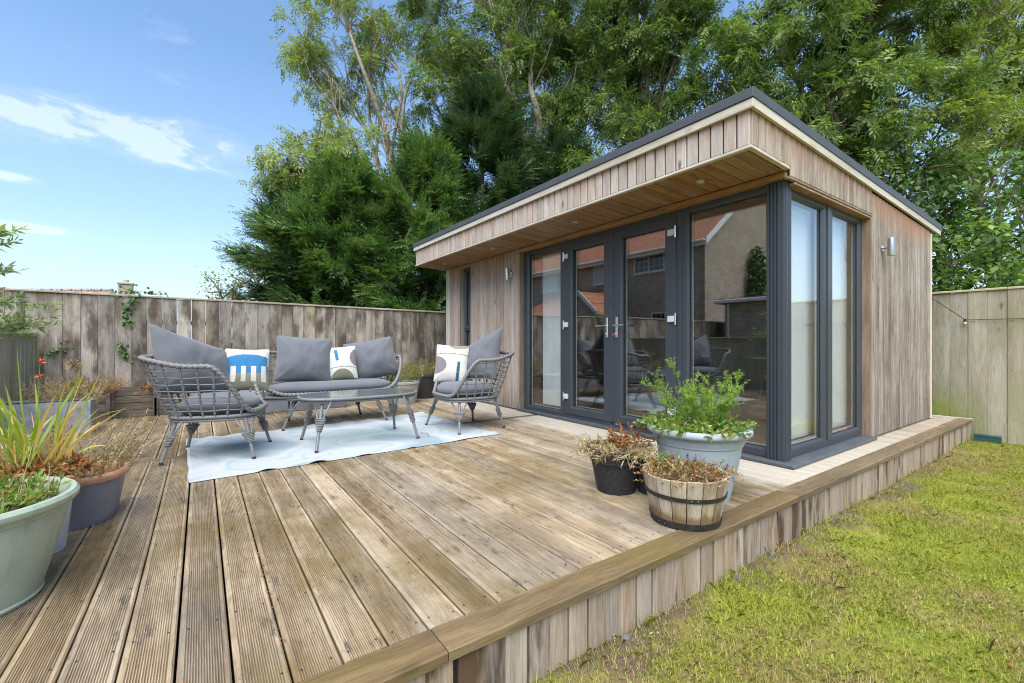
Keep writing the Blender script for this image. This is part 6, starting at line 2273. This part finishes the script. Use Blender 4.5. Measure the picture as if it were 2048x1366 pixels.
def bl(px, py, d, rpx, rpy, dens=1.0, rd=None):
    """A clump of crown seen at a pixel, d metres away, rpx by rpy pixels in radius."""
    c = at(px, py, d)
    rx, rz = rpx * d / FPX, rpy * d / FPX
    return ((c.x, c.y, c.z), ((rd or rx), rx, rz) if rd is None else (rx, rx, rz), dens)


# conifers: light mass before, darker and taller behind
conifer('dark bluish conifer at the outer end of the row', gpos(595, 12.8), 5.9, 1.7, 5600, M['conifer_dark'], 0.66)
conifer('full bright green conifer in front at the fence', gpos(690, 11.6), 5.6, 2.2, 9000, M['conifer'], 0.66)
conifer('broad green conifer filling the row behind the roof end', gpos(850, 12.0), 6.4, 2.0, 8000, M['conifer'], 0.66)
conifer('tall dark conifer rising above the others', gpos(965, 13.4), 8.8, 2.1, 9000, M['conifer_dark'], 0.66)
conifer('dark green conifer standing behind the middle of the roof', gpos(1110, 13.8), 7.4, 2.1, 7000, M['conifer_dark'], 0.66)

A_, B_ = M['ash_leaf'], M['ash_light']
# slender ash at the left, open to the sky
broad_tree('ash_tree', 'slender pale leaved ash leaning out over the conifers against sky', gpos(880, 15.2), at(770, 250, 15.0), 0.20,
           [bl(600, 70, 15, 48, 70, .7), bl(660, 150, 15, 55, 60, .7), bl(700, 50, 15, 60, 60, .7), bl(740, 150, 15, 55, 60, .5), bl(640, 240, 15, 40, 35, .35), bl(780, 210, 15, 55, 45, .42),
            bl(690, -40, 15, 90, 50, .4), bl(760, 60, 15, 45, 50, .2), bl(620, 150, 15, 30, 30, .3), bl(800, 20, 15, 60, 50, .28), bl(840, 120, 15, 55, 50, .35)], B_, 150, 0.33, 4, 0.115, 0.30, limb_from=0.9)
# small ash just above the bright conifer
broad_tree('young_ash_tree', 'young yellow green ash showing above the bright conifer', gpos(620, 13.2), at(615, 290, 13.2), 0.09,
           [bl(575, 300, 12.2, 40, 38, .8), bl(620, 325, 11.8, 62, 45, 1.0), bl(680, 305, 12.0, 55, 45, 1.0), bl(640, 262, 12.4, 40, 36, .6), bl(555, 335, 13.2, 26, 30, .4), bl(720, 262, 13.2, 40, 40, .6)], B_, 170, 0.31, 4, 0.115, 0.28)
# big ash filling the middle of the sky
broad_tree('ash_tree', 'large ash with arching limbs filling the sky over the roof', gpos(1130, 16.0), at(1010, 30, 15.5), 0.34,
           [bl(900, 60, 15.5, 85, 75, .45), bl(1000, 120, 15, 95, 75, .6), bl(1090, 40, 15, 100, 80, .6), bl(960, 200, 14.6, 75, 45, .55), bl(1110, 170, 15, 90, 70, .62), bl(860, 190, 15, 60, 45, .4),
            bl(960, -70, 15, 170, 60, .5), bl(1180, 90, 15, 90, 85, .6), bl(1160, 250, 15, 80, 60, .6), bl(1040, 250, 15, 80, 50, .5)], A_, 150, 0.39, 4, 0.115, 0.32, limb_from=0.5)
broad_tree('ash_tree', 'ash with an upright stem behind the high roof corner', gpos(1300, 15.0), at(1270, 0, 14.5), 0.26,
           [bl(1260, 60, 14, 95, 80, .62), bl(1350, 120, 14, 95, 85, .62), bl(1250, 200, 14, 80, 65, .6), bl(1400, 30, 14, 95, 80, .6), bl(1330, -70, 14, 160, 60, .5), bl(1380, 220, 14, 80, 60, .62),
            bl(1300, 290, 14, 80, 45, .6), bl(1180, 330, 14, 80, 40, .6), bl(1460, 130, 13.6, 70, 70, .55)], A_, 150, 0.39, 4, 0.115, 0.31)
# ivy clad tree to the right
ivc = [(tuple(at(1690, y_, 11.2)), (0.62, 0.62, 0.55), 2600) for y_ in (-60, 20, 90, 160, 230, 300, 370)]
broad_tree('ivy_clad_ash_tree', 'dark ivy clad ash standing behind the roof beside its high corner', gpos(1690, 11.2), at(1690, -80, 11.2), 0.24,
           [bl(1600, 60, 11, 110, 85, .62), bl(1560, 180, 10.6, 80, 70, .62), bl(1650, 190, 10.4, 95, 75, .65), bl(1760, 60, 11, 110, 90, .62), bl(1780, 200, 10.6, 100, 80, .65), bl(1660, -70, 11, 190, 60, .5),
            bl(1720, 290, 10.2, 90, 65, .7), bl(1640, 280, 10.6, 70, 55, .6)], A_, 190, 0.39, 5, 0.105, 0.28, ivy=ivc, bark='bark_dark')
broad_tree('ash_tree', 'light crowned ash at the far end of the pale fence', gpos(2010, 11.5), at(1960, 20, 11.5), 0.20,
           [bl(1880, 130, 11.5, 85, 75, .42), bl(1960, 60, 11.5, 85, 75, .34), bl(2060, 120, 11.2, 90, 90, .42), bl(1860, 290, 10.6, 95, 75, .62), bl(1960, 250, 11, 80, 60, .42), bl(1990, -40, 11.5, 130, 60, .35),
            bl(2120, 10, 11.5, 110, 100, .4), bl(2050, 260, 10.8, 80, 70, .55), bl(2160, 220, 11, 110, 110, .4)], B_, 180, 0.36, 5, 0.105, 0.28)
# shrubs over the pale fence
broad_tree('maple_tree', 'broad leaved sapling filling the gap over the pale fence', gpos(1900, 9.6), at(1910, 430, 9.6), 0.05,
           [bl(1890, 420, 9.6, 70, 60, .8), bl(1850, 340, 10, 60, 50, .7), bl(1960, 370, 9.6, 70, 60, .8), bl(1900, 520, 9.3, 75, 60, 1.0), bl(2000, 480, 9.3, 75, 80, 1.0), bl(1960, 580, 9.0, 90, 50, 1.0)], M['maple_leaf'], 420, 0.15, 0, 0, 0.30, broad=True, twigs=4)
broad_tree('hawthorn_bush', 'small leaved bush beside the sapling over the pale fence', gpos(2040, 9.0), at(2040, 420, 9.0), 0.05,
           [bl(2050, 420, 8.9, 60, 60, 1.0), bl(2080, 520, 8.8, 80, 70, 1.0), bl(2030, 590, 8.8, 70, 50, 1.0), bl(2150, 450, 9, 80, 90, 1.0)], M['maple_leaf'], 900, 0.075, 0, 0, 0.22, broad=True, twigs=4)
broad_tree('elder_bush', 'dark bush in the shade behind the far roof end', gpos(1800, 10.2), at(1800, 400, 10.2), 0.06,
           [bl(1790, 380, 10.2, 75, 60, 1.0), bl(1840, 460, 10, 70, 70, 1.0), bl(1880, 580, 9.8, 70, 60, 1.0)], M['ivy_leaf'], 420, 0.13, 0, 0, 0.30, broad=True)
# sparse twiggy bush over the old fence
broad_tree('sparse_bush', 'thin twiggy bush with few leaves above the old fence', gpos(470, 10.5), at(465, 610, 10.5), 0.03,
           [bl(440, 575, 10.4, 26, 18, .5), bl(475, 585, 10.4, 26, 20, .7), bl(500, 560, 10.6, 20, 20, .4)], M['ash_light'], 260, 0.075, 0, 0, 0.2, broad=True, twigs=10)


# ------------------------------------------------------------------ houses: one behind the camera that the glass mirrors, one far off
def house_window(parent, x0, x1, z0, z1, y, panes=2, bars=True, curtain=None):
    f = MB()
    w = 0.06
    f.box(x0, x1, y, y + 0.05, z0, z0 + w)
    f.box(x0, x1, y, y + 0.05, z1 - w, z1)
    f.box(x0, x0 + w, y, y + 0.0499, z0 + w, z1 - w)
    f.box(x1 - w, x1, y, y + 0.0499, z0 + w, z1 - w)
    for k in range(1, panes):
        xm = x0 + (x1 - x0) * k / panes
        f.box(xm - w / 2, xm + w / 2, y, y + 0.0498, z0 + w, z1 - w)
    win = f.build('window', M['white_paint'], parent)
    MB().box(x0 + w * 0.5, x1 - w * 0.5, y + 0.008, y + 0.014, z0 + w * 0.5, z1 - w * 0.5).build('pane', curtain or M['win_dark'], win)
    MB().box(x0 - 0.06, x1 + 0.06, y, y + 0.09, z0 - 0.05, z0 - 0.002).build('sill', M['white_paint'], win)
    if bars:
        b = MB()
        for k in range(panes):
            xa, xb = x0 + (x1 - x0) * k / panes, x0 + (x1 - x0) * (k + 1) / panes
            for j in (1, 2):
                xm = xa + (xb - xa) * j / 3
                b.box(xm - 0.009, xm + 0.009, y + 0.0145, y + 0.02, z0 + w, z1 - w)
            for j in (1, 2):
                zm = z0 + (z1 - z0) * j / 3
                b.box(xa + w * 0.6, xb - w * 0.6, y + 0.0201, y + 0.024, zm - 0.009, zm + 0.009)
        b.build('glazing_bar', M['white_paint'], win)


HY, HX0, HX1, HD = -8.0, -24.0, -9.5, 8.0
EZ, RZ = 4.85, 8.2
hs = thing('brick_house', 'two storey buff brick house mirrored in the glass doors', 'house', (0, 0, 0))
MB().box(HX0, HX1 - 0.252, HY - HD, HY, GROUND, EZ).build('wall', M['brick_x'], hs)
g = MB()
g.add([(HX1, HY, GROUND), (HX1, HY - HD, GROUND), (HX1, HY - HD, EZ), (HX1, HY - HD / 2, RZ - 0.1), (HX1, HY, EZ),
       (HX1 - 0.25, HY, GROUND), (HX1 - 0.25, HY - HD, GROUND), (HX1 - 0.25, HY - HD, EZ), (HX1 - 0.25, HY - HD / 2, RZ - 0.1), (HX1 - 0.25, HY, EZ)],
      [(0, 1, 2, 3, 4)[::-1], (5, 6, 7, 8, 9), (0, 1, 6, 5), (1, 2, 7, 6), (2, 3, 8, 7), (3, 4, 9, 8), (4, 0, 5, 9)])
g.build('gable_wall', M['brick_y'], hs)
rf = MB()
for sgn in (1, -1):
    ye = HY + 0.35 if sgn > 0 else HY - HD - 0.35
    rf.add([(HX0 - 0.2, ye, EZ - 0.05), (HX1 + 0.25, ye, EZ - 0.05), (HX1 + 0.25, HY - HD / 2, RZ), (HX0 - 0.2, HY - HD / 2, RZ),
            (HX0 - 0.2, ye, EZ - 0.17), (HX1 + 0.25, ye, EZ - 0.17), (HX1 + 0.25, HY - HD / 2, RZ - 0.12), (HX0 - 0.2, HY - HD / 2, RZ - 0.12)],
           [(0, 1, 2, 3), (4, 7, 6, 5), (0, 4, 5, 1), (1, 5, 6, 2), (2, 6, 7, 3), (3, 7, 4, 0)])
rf = rf.build('roof', M['tile_x'], hs)
MB().box(HX0 - 0.2, HX1 + 0.25, HY + 0.33, HY + 0.37, EZ - 0.30, EZ - 0.172).build('fascia', M['white_paint'], rf)
MB().box(HX0 - 0.2, HX1 + 0.26, HY + 0.372, HY + 0.49, EZ - 0.19, EZ - 0.09, 0.03).build('gutter', M['white_paint'], rf)
for s_ in (1, -1):
    ye = HY + 0.37 if s_ > 0 else HY - HD - 0.37
    b = MB()
    b.add([(x, y, z) for x in (HX1 + 0.252, HX1 + 0.29) for y, z in ((ye, EZ - 0.30), (ye, EZ - 0.05), (HY - HD / 2, RZ + 0.02), (HY - HD / 2, RZ - 0.22))],
          [(0, 1, 2, 3), (7, 6, 5, 4), (0, 4, 5, 1), (1, 5, 6, 2), (2, 6, 7, 3), (3, 7, 4, 0)])
    b.build('bargeboard', M['white_paint'], rf)
house_window(hs, -12.80, -11.25, 3.90, 4.62, HY + 0.001, 2)
house_window(hs, -15.25, -14.2, 3.70, 4.62, HY + 0.001, 1, False, M['curtain'])
house_window(hs, -17.2, -16.35, 3.70, 4.62, HY + 0.001, 1, False, M['curtain'])
house_window(hs, -19.2, -17.9, 3.70, 4.62, HY + 0.001, 2, False, M['curtain'])
house_window(hs, -11.9, -10.5, 1.0, 2.2, HY + 0.001, 2)
MB().box(-10.05, -9.95, HY + 0.01, HY + 0.10, GROUND, EZ - 0.2, 0.02).build('downpipe', M['white_paint'], hs)
# porch wing with its own tiled gable roof
pw = thing('porch_wing', 'low brick wing with a red tiled gable mirrored in the doors', 'house wing', (0, 0, 0))
PX0, PX1, PY0, PY1 = -18.0, -13.6, HY + 0.02, -5.6
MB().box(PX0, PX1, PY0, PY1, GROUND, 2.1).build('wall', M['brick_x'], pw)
b = MB()
b.add([(PX0 - 0.25, PY1 + 0.3, 2.02), (PX1 + 0.25, PY1 + 0.3, 2.02), (PX1 + 0.25, PY0, 3.45), (PX0 - 0.25, PY0, 3.45),
       (PX0 - 0.25, PY1 + 0.3, 1.92), (PX1 + 0.25, PY1 + 0.3, 1.92), (PX1 + 0.25, PY0, 3.35), (PX0 - 0.25, PY0, 3.35)],
      [(0, 1, 2, 3), (4, 7, 6, 5), (0, 4, 5, 1), (1, 5, 6, 2), (2, 6, 7, 3), (3, 7, 4, 0)])
prf = b.build('roof', M['tile_x'], pw)
gx0, gx1, gyf, gz = -14.3, -12.0, -5.0, 3.0
b = MB()
for sgn in (-1, 1):
    xe = gx0 if sgn < 0 else gx1
    xm = (gx0 + gx1) / 2
    b.add([(xe, gyf, 2.0), (xm, gyf, gz), (xm, -6.6, gz), (xe, -6.6, 2.0), (xe, gyf, 1.9), (xm, gyf, gz - 0.1), (xm, -6.6, gz - 0.1), (xe, -6.6, 1.9)],
          [(0, 1, 2, 3), (7, 6, 5, 4), (0, 4, 5, 1), (1, 5, 6, 2), (2, 6, 7, 3), (3, 7, 4, 0)])
b.build('gable_roof', M['tile_x'], prf)
for sgn in (-1, 1):
    xe = gx0 - 0.05 if sgn < 0 else gx1 + 0.05
    xm = (gx0 + gx1) / 2
    b = MB()
    b.add([(xe, gyf + d_, z_) for d_ in (0.003, 0.035) for z_ in (1.85, 2.04)] + [(xm, gyf + d_, z_) for d_ in (0.003, 0.035) for z_ in (gz - 0.14, gz + 0.05)],
          [(0, 1, 3, 2), (4, 6, 7, 5), (0, 4, 5, 1), (2, 3, 7, 6), (0, 2, 6, 4), (1, 5, 7, 3)])
    b.build('bargeboard', M['white_paint'], prf)
g = MB().add([(gx0 + 0.15, gyf - 0.1, 2.0), (gx1 - 0.15, gyf - 0.1, 2.0), ((gx0 + gx1) / 2, gyf - 0.1, gz - 0.12)], [(0, 1, 2)[::-1]])
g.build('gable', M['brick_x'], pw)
# flat roofed brick garage nearer the garden
gr = thing('brick_garage', 'flat roofed brick garage mirrored in the big corner pane', 'garage', (0, 0, 0))
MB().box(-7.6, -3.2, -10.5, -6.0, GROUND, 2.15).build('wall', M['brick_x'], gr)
MB().box(-7.8, -3.0, -10.7, -5.8, 2.152, 2.30).build('roof', M['felt'], gr)
MB().box(-7.82, -2.98, -5.798, -5.72, 2.16, 2.27, 0.02).build('gutter', M['white_paint'], gr)
MB().tube([(-7.45, -5.93, GROUND), (-7.45, -5.93, 2.16)], 0.035, 10).build('downpipe', M['white_paint'], gr)
# creeper on the gable
P, d = blob_points((-9.3, -11.6, 3.2), (0.2, 0.8, 1.8), 1500)
gc = thing('wall_creeper', 'green creeper climbing the brick gable mirrored in the pane', 'creeper', (0, 0, 0))
mesh_np('foliage', leaf_quads(P, rand_dirs(1500), rand_dirs(1500) + np.array([1.0, 0, 0]), np.full(1500, 0.14), np.full(1500, 0.12)), 4, M['ivy_leaf'], gc)

# far house over the old fence: only its roof and chimney show
fh = thing('far_house', 'distant tiled roof with a chimney beyond the old fence', 'house', (0, 0, 0))
ra, rb = at(20, 568, 26), at(226, 583, 26)
dv = (rb - ra).normalized()
nv_ = Vector((-dv.y, dv.x, 0))
if nv_.x < 0:
    nv_ = -nv_
a0, a1 = ra - dv * 8, rb
a0.z = a1.z = (ra.z + rb.z) / 2 - 0.18
f1, f2, k1, k2 = a0 + nv_ * 4, a1 + nv_ * 4, a0 - nv_ * 4, a1 - nv_ * 4
for q_ in (f1, f2, k1, k2):
    q_.z = a0.z - 2.6
b = MB().add([f1, f2, a1, a0, k2, k1], [(0, 1, 2, 3), (3, 2, 4, 5)])
frf = b.build('roof', M['tile_pale'], fh)
b = MB().add([(p_.x, p_.y, z_) for z_ in (GROUND, a0.z - 2.62) for p_ in (f1, f2, k2, k1)], [(0, 1, 5, 4), (1, 2, 6, 5), (2, 3, 7, 6), (3, 0, 4, 7)])
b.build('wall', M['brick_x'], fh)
b = MB().add([f2, a1, k2], [(0, 1, 2)])
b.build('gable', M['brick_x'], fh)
rt = MB()
nt_ = 24
for i in range(nt_):
    c0, c1__ = a0.lerp(a1, i / nt_ + 0.003), a0.lerp(a1, (i + 1) / nt_ - 0.003)
    rt.tube([c0 + Vector((0, 0, 0.02)), c1__ + Vector((0, 0, 0.02))], 0.11, 8)
rt.build('ridge_tile', M['tile_pale'], frf)
cc = at(252, 590, 25)
ch = MB().box(cc.x - 0.30, cc.x + 0.30, cc.y - 0.30, cc.y + 0.30, 2.0, at(252, 570, 25).z, 0.02)
chm = ch.build('chimney', M['brick_y'], frf)
MB().box(cc.x - 0.36, cc.x + 0.36, cc.y - 0.36, cc.y + 0.36, at(252, 570, 25).z + 0.001, at(252, 568, 25).z + 0.06, 0.02).build('chimney_cap', M['cream_pot'], frf)
MB().tube([(cc.x, cc.y, at(252, 568, 25).z), (cc.x, cc.y, at(252, 560, 25).z)], 0.14, 10).build('chimney_pot', M['cream_pot'], frf, smooth=True, auto=50)
